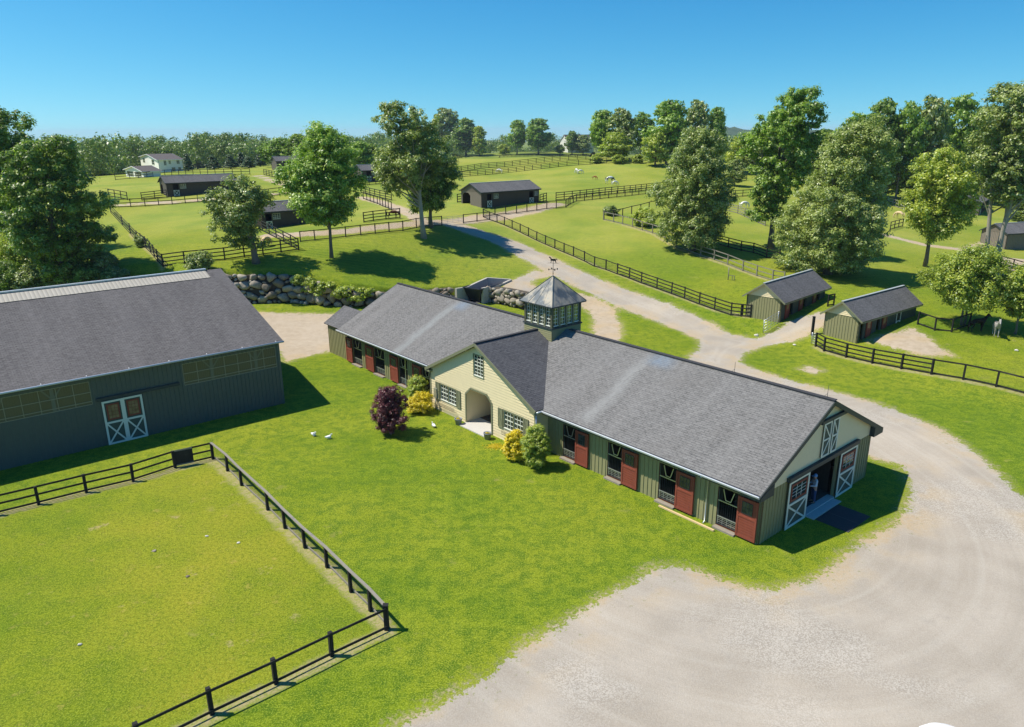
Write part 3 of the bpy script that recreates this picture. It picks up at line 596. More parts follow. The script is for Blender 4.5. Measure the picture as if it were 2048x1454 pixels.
for u, n in ((UC-HW, -1), (UC+HW, 1)): wall(mb, (u, VF, 0), (0, 1, 0), (n, 0, 0), [rect(0, 0, 1.05, 3.2)], M['cream'], 'clap', .2, inner=M['inside'])
for s, e in ((-1.5, -1), (1.5, 1)): mb.box((UC+.02+s, VF+.1, .05), (UC+.02+s+e*.08, 3.0, 2.9), M['cream'])
mb.box((UC-1.5, 3.0, .05), (UC+1.5, 3.1, 2.9), M['cream']); mb.box((UC-1.6, VF+.1, 2.87), (UC+1.6, 3.1, 2.95), M['cream'])
mb.build('entry_wall', stable)
mb = MB(True); mb.box((UC-1.48, VF-.75, 0), (UC+1.52, 3.0, .07), M['step']); mb.build('entry_slab', stable)
mb = MB(True); mb.box((UC-.45, 2.9, .07), (UC+.75, 2.98, 2.3), M['red']); mb.box((UC-.55, 2.94, .07), (UC+.85, 2.995, 2.4), M['trim']); mb.box((UC-1.42, 1.6, .07), (UC-1.36, 2.6, 2.2), M['red']); mb.build('entry_door', stable)
mb = MB(True)  # arch trim
for (p, q) in zip([0, 5, 4, 3, 2], [5, 4, 3, 2, 1]):
    a, b = arch[p], arch[q]; mb.beam((a[0], VF-.05, a[1]), (b[0], VF-.05, b[1]), .05, .13, M['trim'], up=(0, 1, 0)) if False else mb.beam((a[0], VF-.045, a[1]), (b[0], VF-.045, b[1]), .13, .05, M['trim'], up=(0, 1, 0))
for s in (-1, 1):
    mb.beam((UC+s*(HW+.22), VF-.33, 3.12), (UC, VF-.33, ER-.04), .05, .2, M['trim'])
    mb.box((UC+s*(HW-.14), VF-.05, 0), (UC+s*HW+s*.02, VF-.035, 3.1), M['trim'])
    mb.box((UC+s*(HW-.35), VF-.32, 2.98), (UC+s*(HW+.2), VF, 3.14), M['trim'])
mb.build('entry_trim', stable)
mb = MB(True); k_ = (ER-.06-3.15)/(HW+.25)
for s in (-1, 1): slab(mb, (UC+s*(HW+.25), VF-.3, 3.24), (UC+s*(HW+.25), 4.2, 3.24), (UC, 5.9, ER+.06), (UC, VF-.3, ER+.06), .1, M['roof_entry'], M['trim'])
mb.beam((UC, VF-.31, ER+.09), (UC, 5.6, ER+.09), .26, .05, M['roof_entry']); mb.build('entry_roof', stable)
mb = MB(True)
mb.tube([(UC-HW-.28, VF-.25, 3.1), (UC-HW-.28, -.7, 3.1)], .07, M['gutter'], 8); mb.tube([(UC-HW-.1, VF-.1, 3.05), (UC-HW-.1, VF-.1, .1)], .045, M['metal'], 8); mb.build('gutter', stable)
def window(parent, o, du, nn, w_, h_, cols, rows, frame=.07, fm=None, gm=None, mull=1, flip=True, sill=True, bar=.016):
    mb = MB(flip); o = U(o); du = U(du); nn = U(nn); fm = fm or M['white']
    P = lambda a, z, t: tuple(o+du*a+nn*t+U((0, 0, z)))
    def bx(mb, a0, z0_, a1, z1, t0, t1, m): mb.hexa([P(a0,z0_,t0),P(a1,z0_,t0),P(a1,z0_,t1),P(a0,z0_,t1),P(a0,z1,t0),P(a1,z1,t0),P(a1,z1,t1),P(a0,z1,t1)], m)
    for a0, a1 in ((-frame, 0), (w_, w_+frame)): bx(mb, a0, -frame, a1, h_+frame, -.02, .05, M['trim'] if fm is M['white'] else fm)
    for z0_, z1 in ((h_, h_+frame), (-frame, 0)): bx(mb, 0, z0_, w_, z1, -.02, .05, M['trim'] if fm is M['white'] else fm)
    if sill: bx(mb, 0, 0, w_, .06, -.02, .06, fm)
    for j in range(1, mull): x = w_*j/mull; bx(mb, x-.04, 0, x+.04, h_, -.02, .04, M['trim'] if fm is M['white'] else fm)
    f = mb.build('window', parent); m2 = MB(flip)
    bx(m2, 0, .0, w_, h_, -.05, -.04, gm or M['glass'])
    pw = w_/mull
    for j in range(mull):
        a = pw*j+(.04 if j else 0); b = pw*(j+1)-(.04 if j < mull-1 else 0)
        for k in range(cols+1): x = a+(b-a)*k/cols; x = min(max(x, a+.02), b-.02); bx(m2, x-bar, 0, x+bar, h_, -.039, -.01, fm)
        for k in range(rows+1): z = h_*k/rows; z = min(max(z, .02), h_-.02); e = bar*(2. if k == rows//2 else 1); bx(m2, a, z-e, b, z+e, -.038, -.012, fm)
    m2.build('pane', f); return f
fo = (1, 0, 0); fn = (0, -1, 0)
window(stable, (24.62, VF, .97), fo, fn, 1.98, 1.27, 3, 4, mull=2); window(stable, (17.12, VF, .93), fo, fn, 1.98, 1.31, 3, 4, mull=2); window(stable, (21.32, VF, 3.98), fo, fn, 1.06, 1.54, 3, 6)
def shutter(u, z0, z1, w_=.5):
    mb = MB(True); v = VF-.04; mb.box((u, v-.03, z0), (u+w_, v, z1), M['trim'])
    for a, b in ((u, u+.07), (u+w_-.07, u+w_)): mb.box((a, v-.05, z0), (b, v-.031, z1), M['trim'])
    for z in (z0, (z0+z1)/2-.03, z1-.07): mb.box((u+.07, v-.05, z), (u+w_-.07, v-.031, z+.07), M['trim'])
    mb.beam((u+.08, v-.04, z0+.1), (u+w_-.08, v-.04, z1-.1), .05, .02, M['trim'], up=(0, 1, 0)); mb.build('shutter', stable)
for u in (26.7, 24.05): shutter(u, .92, 2.3)
for u in (19.2, 16.55): shutter(u, .88, 2.3)
for u0 in (24.6, 17.1):
    mb = MB(True)
    for z in (.55, .68, .82): mb.beam((u0, VF-.28, z), (u0+2, VF-.28, z), .012, .012, M['black'])
    for k in range(14): x = u0+2*k/13; mb.beam((x, VF-.28, .52), (x, VF-.28, .84), .012, .012, M['black']); mb.beam((x, VF-.28, .52), (x, VF-.03, .5), .012, .012, M['black'])
    mb.build('window_basket', stable)
mb = MB(True); mb.box((27.0, VF-.16, .95), (27.35, VF-.03, 1.75), M['metal']); mb.tube([(27.2, VF-.1, .95), (27.2, VF-.1, .05)], .04, M['metal'], 6); mb.build('meter_box', stable)
# cupola
cu, cv, hs = 21.8, 6.05, 1.5
mb = MB(True)
for o, du, nn in (((cu-hs, cv-hs, 0), (1, 0, 0), (0, -1, 0)), ((cu-hs, cv+hs, 0), (1, 0, 0), (0, 1, 0)), ((cu-hs, cv-hs, 0), (0, 1, 0), (-1, 0, 0)), ((cu+hs, cv-hs, 0), (0, 1, 0), (1, 0, 0))):
    wall(mb, o, du, nn, [rect(0, 5.0, 2*hs, 6.72)], M['olive'], 'clap', .15)
mb.box((cu-hs-.09, cv-hs-.09, 6.72), (cu+hs+.09, cv+hs+.09, 6.82), M['trimdark'])
cup = mb.build('cupola', stable)
mb = MB(True); n4 = 4; hw = 1.42
for i in range(n4+1):
    s = -hw+2*hw*i/n4
    for a, b in ((s, -hw), (s, hw), (-hw, s), (hw, s)): mb.box((cu+a-.09, cv+b-.09, 6.82), (cu+a+.09, cv+b+.09, 8.35), M['trim'])
mb.box((cu-hw-.11, cv-hw-.11, 8.3), (cu+hw+.11, cv+hw+.11, 8.5), M['trim']); mb.build('cupola_frame', stable)
for side in range(4):
    for i in range(n4):
        a = -hw+2*hw*i/n4+.09; wd = 2*hw/n4-.18
        o, du, nn = [((cu+a, cv-hw, 6.9), (1, 0, 0), (0, -1, 0)), ((cu+a, cv+hw, 6.9), (1, 0, 0), (0, 1, 0)), ((cu-hw, cv+a, 6.9), (0, 1, 0), (-1, 0, 0)), ((cu+hw, cv+a, 6.9), (0, 1, 0), (1, 0, 0))][side]
        window(stable, o, du, nn, wd, 1.36, 2, 5, frame=.0, gm=M['clear'], bar=.013)
mb = MB(True); e = 1.78; z0 = 8.46; za = 10.3
c4 = [(cu-e, cv-e, z0), (cu+e, cv-e, z0), (cu+e, cv+e, z0), (cu-e, cv+e, z0)]
for i in range(4): mb.face([c4[i], c4[(i+1) % 4], (cu, cv, za)], M['zinc']); a, b = c4[i], c4[(i+1) % 4]; mb.face([a, b, (b[0], b[1], z0-.08), (a[0], a[1], z0-.08)], M['trimdark'])
mb.face([(x, y, z0-.08) for x, y, _ in c4], M['trimdark'])
for i in range(4):
    a, b = U(c4[i]), U(c4[(i+1) % 4]); ap = U((cu, cv, za)); mb.beam(a+U((0, 0, .02)), ap+U((0, 0, .03)), .05, .04, M['zinc'])
    for f_ in (.28, .5, .72):
        p = a.lerp(b, f_); q = ap.lerp(p, .08 if f_ == .5 else .42); mb.beam(p+U((0, 0, .01)), q+U((0, 0, .01)), .03, .03, M['zinc'])
mb.build('cupola_roof', stable)
mb = MB(True); k = M['black']; mb.tube([(cu, cv, za-.05), (cu, cv, za+1.1)], .02, k, 6); mb.lathe([(0, .15), (.05, .2), (0, .25)], k, 8, (cu, cv, za))
for a in range(4):
    d = U((math.cos(a*math.pi/2+.4), math.sin(a*math.pi/2+.4), 0)); c = U((cu, cv, za+.5)); mb.beam(c, c+d*.34, .02, .02, k); mb.box(tuple(c+d*.34-U((.04, .015, .06))), tuple(c+d*.34+U((.04, .015, .06))), k)
c = U((cu, cv, za+.95)); d = U((.8, -.6, 0)); mb.beam(c-d*.4, c+d*.4, .018, .02, k)
for pts in ([(-.22, 0), (.2, .02), (.2, .16), (-.18, .17)], [(.15, .12), (.33, .28), (.27, .34), (.1, .17)], [(.12, 0), (.17, 0), (.2, -.16), (.17, -.16)], [(-.2, 0), (-.14, 0), (-.2, -.16), (-.25, -.16)], [(-.2, .15), (-.32, .03), (-.29, .18), (-.2, .18)]):
    n_ = d.cross(U((0, 0, 1)))*.01
    A = [tuple(c+d*x+U((0, 0, z+.15))+n_) for x, z in pts]; B_ = [tuple(c+d*x+U((0, 0, z+.15))-n_) for x, z in pts]; mb.face(A, k); mb.face(B_[::-1], k)
mb.build('weathervane', stable)
# low annexe on the far end
ax0, ax1, av0, av1 = LEN, 47.0, .12, 4.3
mb = MB(True); am = (av0+av1)/2
wall(mb, (ax0, av0, 0), (1, 0, 0), (0, -1, 0), [rect(0.01, 0, ax1-ax0, 2.9)], M['olive'], 'batten', .3)
wall(mb, (ax1, av0, 0), (0, 1, 0), (1, 0, 0), [[(0, 0), (av1-av0, 0), (av1-av0, 2.95), (2.1, 4.1), (0, 2.95)]], M['olive'], 'batten', .3)
wall(mb, (ax0, av1, 0), (1, 0, 0), (0, 1, 0), [rect(0.01, 0, ax1-ax0, 2.9)], M['olive'], 'batten', .3); mb.build('annexe_wall', stable)
mb = MB(True); slab(mb, (ax0, av0-.25, 2.92), (ax1+.3, av0-.25, 2.92), (ax1+.3, am, 4.3), (ax0, am, 4.3), .1, M['roof_shed'], M['trimdark']); slab(mb, (ax0, av1+.25, 2.92), (ax1+.3, av1+.25, 2.92), (ax1+.3, am, 4.3), (ax0, am, 4.3), .1, M['roof_shed'], M['trimdark']); mb.build('annexe_roof', stable)
# ================================================================== ARENA BARN
arena = thing('riding_arena_barn', 'huge dark green metal arena barn with grey shingle roof and white crossed double doors', 'barn', tuple(BC), math.atan2(-BD[1], -BD[0]))
AE = 5.13; AR = 9.11; AV = 12.28; AL = 44.; AW = 24.56
mb = MB(True)
h1 = rect(.3, 3.1, 7.22, 4.72); h2 = rect(13.2, 3.1, 24.0, 4.72)
wall(mb, (0, 0, 0), (1, 0, 0), (0, -1, 0), [rect(0, 0, AL, 5.2), h1, h2, rect(26, 3.1, 36, 4.72)], M['arena'], 'batten', .3, inner=M['inside'], bd=.07)
wall(mb, (0, 0, 0), (0, 1, 0), (-1, 0, 0), [[(0, 0), (AW, 0), (AW, 5.2), (AV, AR-.1), (0, 5.2)]], M['arena'], 'batten', .3, inner=M['inside'], bd=.07)
wall(mb, (0, AW, 0), (1, 0, 0), (0, 1, 0), [rect(0, 0, AL, 5.2)], M['arena'], 'batten', .3, inner=M['inside'], bd=.07)
wall(mb, (AL, 0, 0), (0, 1, 0), (1, 0, 0), [[(0, 0), (AW, 0), (AW, 5.2), (AV, AR-.1), (0, 5.2)]], M['arena'], 'batten', .3, inner=M['inside'], bd=.07)
mb.box((-.02, -.05, 0), (.12, -.031, 5.1), M['arena']); mb.build('wall', arena)
for (a, z0, b, z1), n in (((.3, 3.1, 7.22, 4.72), 7), ((13.2, 3.1, 24., 4.72), 11), ((26, 3.1, 36, 4.72), 10)):
    mb = MB(True); mb.box((a, .03, z0), (b, .05, z1), M['poly'])
    fr = painted('panel_frame', (.33, .31, .22), .1) if 'pf' not in M else M['pf']; M['pf'] = fr
    for k in range(n+1): x = a+(b-a)*k/n; mb.box((x-.018, -.0, z0), (x+.018, .028, z1), fr)
    for z in (z0+.02, z0+.22, (z0+z1)/2+.06, z1-.02): mb.box((a, -.004, z-.02), (b, .024, z+.02), fr)
    mb.build('light_panel', arena)
    for x in ([1.9, 5.2] if n == 7 else [15.4, 18.6, 21.8] if n == 11 else [28, 31, 34]):
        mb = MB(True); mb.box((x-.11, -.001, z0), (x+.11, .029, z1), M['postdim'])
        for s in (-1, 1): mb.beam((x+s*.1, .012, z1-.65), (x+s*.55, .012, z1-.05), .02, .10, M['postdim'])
        mb.build('timber_post', arena)
mb = MB(True)
slab(mb, (-.3, -.28, AE+.02), (AL+.3, -.28, AE+.02), (AL+.3, AV, AR), (-.3, AV, AR), .12, M['roof_arena'], M['trimdark']); slab(mb, (-.3, AW+.28, AE+.02), (AL+.3, AW+.28, AE+.02), (AL+.3, AV, AR), (-.3, AV, AR), .12, M['roof_arena'], M['trimdark'])
mb.build('roof', arena)
mb = MB(True); sl_ = (AR-AE)/(AV+.28)
for s in (1, -1):
    q = lambda u, dv: (u, AV-s*dv, AR-dv*sl_+.05)
    mb.face([q(1.1, 0), q(1.1, 1.45), q(AL-1, 1.45), q(AL-1, 0)], M['ridge']); mb.face([q(1.1, 1.45), (1.1, AV-s*1.45, AR-1.45*sl_), (AL-1, AV-s*1.45, AR-1.45*sl_), q(AL-1, 1.45)], M['trimdark'])
mb.beam((1.0, AV, AR+.1), (AL-1, AV, AR+.1), .28, .1, M['gutter']); mb.build('ridge_skylight', arena)
mb = MB(True); mb.tube([(-.3, -.36, AE-.02), (AL+.3, -.36, AE-.02)], .075, M['gutter'], 8); mb.build('gutter', arena)
mb = MB(True); mb.box((7.6, -.2, 3.26), (12.95, -.035, 3.46), M['trimdark']); mb.build('door_track', arena)
for u in (10.16, 11.43):
    xdoor(arena, 'sliding_barn_door', (u, -.06, 0), (1, 0, 0), (0, -1, 0), 1.27, 3.15, .02, glass=M['amber'])
for k in range(17): u = .3+k*2.6; mb = MB(True); mb.box((u-.02, -.34, AE+.06), (u+.02, -.2, AE+.1), M['pure']); mb.build('gutter_bracket', arena)
# ================================================================== RETAINING WALLS, TIPPING BAY
def ico(sub):
    bm = bmesh.new(); bmesh.ops.create_icosphere(bm, subdivisions=sub, radius=1); v = np.array([x.co[:] for x in bm.verts]); f = np.array([[y.index for y in x.verts] for x in bm.faces]); bm.free(); return v, f
ICO2 = ico(2)
def boulder_mesh(name, rng, c, rx, ry, rz, yaw):
    v, f = ICO2; v = v.copy()
    for _ in range(11):   # flat facets
        n = rng.normal(size=3); n /= np.linalg.norm(n); d = v@n; lim = rng.uniform(.48, .86); v -= np.where(d > lim, d-lim, 0)[:, None]*n
    v = v*(1+.07*rng.normal(size=(len(v), 1)))*[rx, ry, rz]; a = rng.uniform(-.35, .35); ca, sa = math.cos(a), math.sin(a); v = np.stack([v[:, 0]*ca-v[:, 2]*sa, v[:, 1], v[:, 0]*sa+v[:, 2]*ca], 1)
    cy_, sy_ = math.cos(yaw), math.sin(yaw); v = np.stack([v[:, 0]*cy_-v[:, 1]*sy_, v[:, 0]*sy_+v[:, 1]*cy_, v[:, 2]], 1)+c
    return npmesh(name, v, f, [M['stone']], dict(tint=np.full(len(v), rng.uniform(0, 1))))
def stone_wall(line, label, group, seed, rmin, rmax, tries, nmax):
    rng = np.random.default_rng(seed); L = np.array(line); seg = np.hypot(*np.diff(L[:, :2], axis=0).T); S_ = np.concatenate([[0], np.cumsum(seg)])
    root = thing('retaining_wall', label, 'stone wall', tuple(L[0, :3]), 0, group); base = L[0, :3]
    def P(s, h, back=0.):
        x, y, z, hh = [np.interp(s, S_, L[:, k]) for k in range(4)]
        dx, dy = np.interp(s+.5, S_, L[:, 0])-np.interp(s-.5, S_, L[:, 0]), np.interp(s+.5, S_, L[:, 1])-np.interp(s-.5, S_, L[:, 1]); n = math.hypot(dx, dy)+1e-9
        return np.array([x-dy/n*(back+.16*h), y+dx/n*(back+.16*h), z+h])-base, math.atan2(dy, dx), hh
    mb = MB(); N_ = int(S_[-1]/1.0)+1   # earth and rubble core
    for i in range(N_):
        a, b = S_[-1]*i/N_, S_[-1]*(i+1)/N_
        pa, _, ha = P(a, 0, .28); pb, _, hb = P(b, 0, .28); pa2 = P(a, ha-.12, .28)[0]; pb2 = P(b, hb-.12, .28)[0]; pa3 = P(a, ha-.1, 1.3)[0]; pb3 = P(b, hb-.1, 1.3)[0]
        pa[2] -= .4; pb[2] -= .4; mb.face([pa, pb, pb2, pa2], M['stone_core']); mb.face([pa2, pb2, pb3, pa3], M['stone_core'])
    mb.build('rubble_core', root)
    placed = []
    for k in range(tries):
        r = rmax-(rmax-rmin)*(k/tries)**.6; s = rng.uniform(0, S_[-1]); hh = P(s, 0)[2]; h = rng.uniform(r*.5, max(hh-r*.45, r*.51))
        if all(math.hypot((s-q[0])*.86, h-q[1]) > (r+q[2])*.80 for q in placed): placed.append((s, h, r))
    placed.sort(key=lambda q: -q[2]); rest = []
    for i, (s, h, r) in enumerate(placed):
        p, yaw, _ = P(s, h, .05); me = boulder_mesh('boulder', rng, p, r*rng.uniform(1.15, 1.5), r*1.0, r*rng.uniform(.9, 1.15), yaw)
        if i < nmax: link('boulder', me, root)
        else: rest.append(me)
    if rest:
        V_, F_, T_, o = [], [], [], 0
        for me in rest:
            a = np.empty(len(me.vertices)*3, np.float32); me.vertices.foreach_get('co', a); V_.append(a.reshape(-1, 3)); F_.append(ICO2[1]+o); o += len(a)//3; T_.append(np.full(len(a)//3, rng.uniform(0, 1))); bpy.data.meshes.remove(me)
        tag(link('small_stones', npmesh('small_stones', np.vstack(V_), np.vstack(F_), [M['stone']], dict(tint=np.concatenate(T_))), root), kind='stuff')
M['stone_core'] = painted('earth_core', (.09, .075, .055), .3, .95)
stone_wall(WALL, 'tall curving wall of big grey boulders behind the yard, partly hung with green vine', 'boulder retaining walls', 3, .17, .66, 10000, 98)
stone_wall(WALL2, 'lower wall of brown field stones between the concrete bay and the cupola', 'boulder retaining walls', 8, .15, .5, 7000, 95)
bayt = thing('tipping_bay', 'open concrete manure bay sunk in the bank between the two stone walls', 'concrete bay', tuple(np.array([fl[0], fl[1], .3])))
def loc(p, o): return (p[0]-o[0], p[1]-o[1], p[2]-o[2])
bo = (fl[0], fl[1], .3)
def bwall(p, q, hp, hq, nm, m=M['concrete'], th=.3):
    mb = MB(); d = U((q[0]-p[0], q[1]-p[1], 0)).normalized(); n = U((-d.y, d.x, 0))*th/2
    c = [(p[0]+n.x, p[1]+n.y, -.3), (p[0]-n.x, p[1]-n.y, -.3), (q[0]-n.x, q[1]-n.y, -.3), (q[0]+n.x, q[1]+n.y, -.3)]
    t_ = [(c[0][0], c[0][1], hp), (c[1][0], c[1][1], hp), (c[2][0], c[2][1], hq), (c[3][0], c[3][1], hq)]
    mb.hexa([loc(x, bo) for x in c+t_], m); mb.build(nm, bayt)
mid = lambda a, b, f: (a[0]+(b[0]-a[0])*f, a[1]+(b[1]-a[1])*f)
for a, b in ((fl, cl), (fr_, cr)):
    n_ = 3
    for i in range(n_):
        p, q = mid(a, b, i/n_), mid(a, b, (i+1)/n_)
        ha = 2.35 if i == 0 else max(H(*p), 2.0)+.18; hb = max(H(*q), 2.)+.18
        bwall(p, q, ha, hb, 'side_wall')
bwall(cl, cr, H(*cl[:2])+.2, H(*cr[:2])+.2, 'back_wall')
mb = MB(); fc = [(*fl, .12), (*fr_, .12), (cr[0], cr[1], .9), (cl[0], cl[1], .9)]; mb.face([loc(x, bo) for x in fc], M['concdark']); mb.build('floor', bayt)
# steel hopper standing in the bay
hp = thing('steel_hopper', 'rusty black steel hopper wagon parked inside the concrete bay', 'hopper', (*mid(fl, fr_, .5), .15), math.atan2(cl[1]-fl[1], cl[0]-fl[0])-math.pi/2)
M['rust'] = painted('rusty_steel', (.075, .03, .02), .4, .7, dirt=(.14, .05, .03)); M['blacksteel'] = painted('black_steel', (.022, .026, .03), .3, .45, .5, .3)
wq, yA, yB, yC = 1.32, .35, 1.1, 8.5; z0, z1 = .5, 2.05
mb = MB()
mb.face([(-wq, yA, z1), (wq, yA, z1), (wq*.62, yB, z0), (-wq*.62, yB, z0)], M['blacksteel'])
for s in (-1, 1):
    mb.face([(s*wq, yA, z1), (s*wq*.62, yB, z0), (s*wq, yC, z0), (s*wq, yC, z1)], M['blacksteel']); mb.face([(s*(wq-.06), yA+.05, z1), (s*(wq-.06), yC, z1), (s*(wq-.06), yC, z0+.3), (s*wq*.6, yB+.1, z0+.2)], M['rust'])
    mb.beam((s*wq, yA, z1+.03), (s*wq, yC, z1+.03), .14, .12, M['blacksteel'])
mb.beam((-wq, yA, z1+.03), (wq, yA, z1+.03), .14, .12, M['blacksteel']); mb.beam((-wq, yC, z1+.03), (wq, yC, z1+.03), .14, .12, M['blacksteel'])
mb.face([(-wq, yA+1, .9), (wq, yA+1, .9), (wq, yC, .9), (-wq, yC, .9)], M['rust']); mb.box((-wq, yC-.1, .3), (wq, yC, z1), M['rust']); mb.build('bin', hp)
for s in (-1, 1):
    mb = MB(); mb.tube([(s*.75, yB+.3, .3), (s*1.0, yB+.3, .3)], .32, M['black'], 14); mb.build('wheel', hp)
# ================================================================== SHEDS AND HOUSES
def shed(name, label, cat, bpx, ang, L, D, wh, rise, ov=.3, fo_=.5, wallm='olive', gablem='cream', frontm=None, roofm='roof_shed', trim='trim', doors=(), wins=(), group=None, style='batten', h=None, gopen=None, base=None, clapgable=True, gwins=(), fit=None):
    p = at(*bpx) if h is None else gnd(*bpx, h); a = R(ang); z = p[2] if h is not None else H(p[0], p[1])
    ex = np.array([math.cos(a), math.sin(a)]); ey = np.array([-ex[1], ex[0]])
    if fit:
        for _k, (v_, tgt) in enumerate(((ex, fit[0]), (ey, fit[1]))):
            best = min(np.arange(2, 40, .1), key=lambda q: abs(proj([p[0]+v_[0]*q, p[1]+v_[1]*q, z])[0]-tgt))
            if _k == 0: L = float(best)
            else: D = float(best)
        sc_ = (proj([p[0], p[1], z])[1]-fit[2])/(proj([p[0], p[1], z])[1]-proj([p[0], p[1], z+1])[1]); rise = rise*sc_/wh; kk = sc_/wh; wh = sc_
        gwins = [tuple((g[0]*D/gfit, g[1]*kk, g[2]*D/gfit, g[3]*kk)) for gfit in [10.5 if 'farm' in name else 9.2] for g in gwins]; wins = [tuple((g[0]*L/15.5, g[1]*kk, g[2]*L/15.5, g[3]*kk)) for g in wins]
        print(label, 'L', L, 'D', D, 'wh', wh, 'z', depth(p))
    zs = [H(*(p[:2]+ex*u+ey*v)) for u in (0, L) for v in (0, D)]; lo = min(zs)-z-.4
    t = thing(name, label, cat, (p[0], p[1], z), a, group); W = M[wallm]; Fm = M[frontm or wallm]
    mb = MB()
    holes = [rect(d[1], .05, d[1]+d[2], d[3]) for d in doors if d[0] in ('open', 'dutch')]+[rect(*w_) for w_ in wins]
    fixed = []
    for hl in holes: fixed.append(hl)
    wall(mb, (0, 0, 0), (1, 0, 0), (0, -1, 0), [rect(0, lo, L, wh)]+fixed, Fm, style, .3, inner=M['inside'])
    wall(mb, (0, D, 0), (1, 0, 0), (0, 1, 0), [rect(0, lo, L, wh)], Fm, style, .3, inner=M['inside'])
    gh = [rect(*g) for g in gwins]
    wall(mb, (0, 0, 0), (0, 1, 0), (-1, 0, 0), [rect(0, lo, D, wh)]+([gopen] if gopen else [])+[g for g in gh if g[2][1] < wh], W, style, .3, inner=M['inside'])
    wall(mb, (-.015, 0, 0), (0, 1, 0), (-1, 0, 0), [[(0, wh), (D, wh), (D/2, wh+rise-.08)]], M[gablem], 'clap' if clapgable else style, .15, inner=M['inside'])
    wall(mb, (L, 0, 0), (0, 1, 0), (1, 0, 0), [[(0, lo), (D, lo), (D, wh), (D/2, wh+rise-.08), (0, wh)]], W, style, .3, inner=M['inside'])
    mb.box((.1, .1, -.05), (L-.1, D-.1, .03), M['soil']); mb.build('wall', t)
    k = rise/(D/2); mb = MB()
    slab(mb, (-ov, -fo_, wh-fo_*k+.1), (L+ov, -fo_, wh-fo_*k+.1), (L+ov, D/2, wh+rise+.06), (-ov, D/2, wh+rise+.06), .08, M[roofm], M[trim])
    slab(mb, (-ov, D+ov, wh-ov*k+.1), (L+ov, D+ov, wh-ov*k+.1), (L+ov, D/2, wh+rise+.06), (-ov, D/2, wh+rise+.06), .08, M[roofm], M[trim])
    mb.beam((-ov, D/2, wh+rise+.07), (L+ov, D/2, wh+rise+.07), .25, .05, M['gutter'] if roofm == 'roof_shed' else M[roofm]); mb.build('roof', t)
    mb = MB()
    for u in (-ov-.02, L+ov+.02):
        mb.beam((u, -fo_, wh-fo_*k), (u, D/2, wh+rise-.03), .04, .16, M[trim]); mb.beam((u, D+ov, wh-ov*k), (u, D/2, wh+rise-.03), .04, .16, M[trim])
    mb.box((-ov, -fo_, wh-fo_*k-.1), (L+ov, -fo_+.03, wh-fo_*k+.02), M[trim]); mb.build('fascia', t)
    for d in doors:
        kind, u, w_, hh = d[:4]; m = d[4] if len(d) > 4 else 'red'
        if kind == 'red':   # panelled leaf standing against the wall
            mb = MB(); mb.box((u, -.09, .06), (u+w_, -.045, hh), M[m])
            for z_ in (.06, hh*.45, hh-.09): mb.box((u, -.11, z_), (u+w_, -.091, z_+.09), M['reddark'])
            for x in (u, u+w_-.09): mb.box((x, -.115, .06), (x+.09, -.0915, hh), M['reddark'])
            mb.beam((u+.09, -.1, .15), (u+w_-.09, -.1, hh*.45), .09, .02, M['red'], up=(0, 1, 0)); mb.beam((u+w_-.09, -.1, .15), (u+.09, -.1, hh*.45), .09, .02, M['red'], up=(0, 1, 0))
            dd = mb.build('sliding_stall_door', t); m2 = MB(); m2.box((u+.18, -.1, hh*.58), (u+w_-.18, -.092, hh-.2), M['amber'])
            for k_ in range(4): x = u+.18+(w_-.36)*k_/3; m2.box((x-.012, -.112, hh*.58), (x+.012, -.1, hh-.2), M['reddark'])
            for k_ in range(3): z_ = hh*.58+(hh*.42-.2)*k_/2; m2.box((u+.18, -.113, z_-.012), (u+w_-.18, -.101, z_+.012), M['reddark'])
            m2.build('window', dd)
        if kind in ('dutch', 'xd'):
            xdoor(t, 'half_door', (u, -.05, 0), (1, 0, 0), (0, -1, 0), w_, hh*.5 if kind == 'dutch' else hh*.48, .03, win=True, split=1., tm=M['white'], panel=M['olive_dark']) if False else None
            mb = MB(); q = hh*.5; f = .09; wm = M['white']
            mb.box((u, -.08, .04), (u+w_, -.04, q), M['olive_dark'])
            for x in (u, u+w_-f): mb.box((x, -.11, .04), (x+f, -.081, q), wm)
            for z_ in (.04, q-f): mb.box((u+f, -.11, z_), (u+w_-f, -.081, z_+f), wm)
            mb.beam((u+f, -.095, .04+f), (u+w_-f, -.095, q-f), f, .02, wm, up=(0, 1, 0)); mb.beam((u+w_-f, -.095, .04+f), (u+f, -.095, q-f), f, .02, wm, up=(0, 1, 0)); mb.build('half_door', t)
            if kind == 'xd':
                mb = MB(); mb.box((u, -.06, q+.1), (u+w_, -.05, hh), M['black'])
                for x in (u, u+w_-f): mb.box((x, -.1, q+.05), (x+f, -.061, hh), wm)
                mb.box((u+f, -.1, hh-f), (u+w_-f, -.061, hh), wm); mb.build('upper_door', t)
    for (a0, b0, a1, b1) in wins: window(t, (a0, 0, b0), (1, 0, 0), (0, -1, 0), a1-a0, b1-b0, 3, 3, .09, flip=False, fm=M['white'])
    for g in gwins: window(t, (-.0, g[0], g[1]), (0, 1, 0), (-1, 0, 0), g[2]-g[0], g[3]-g[1], 2, 2, .1, flip=False)
    return t
rd = lambda *us: tuple(x for u in us for x in (('red', u, .95, 2.2), ('open', u+1.0, .9, 2.2)))
shed('run_in_shed', 'olive board shed with three red doors, nearest the road fence', 'shed', (1559, 645.5), 44.5, 10.9, 4.0, 2.55, 1.45, .35, .55, frontm='shedgreen' if 'shedgreen' in M else 'olive_dark', doors=rd(.9, 4.1, 7.5), group='two small olive stable sheds')
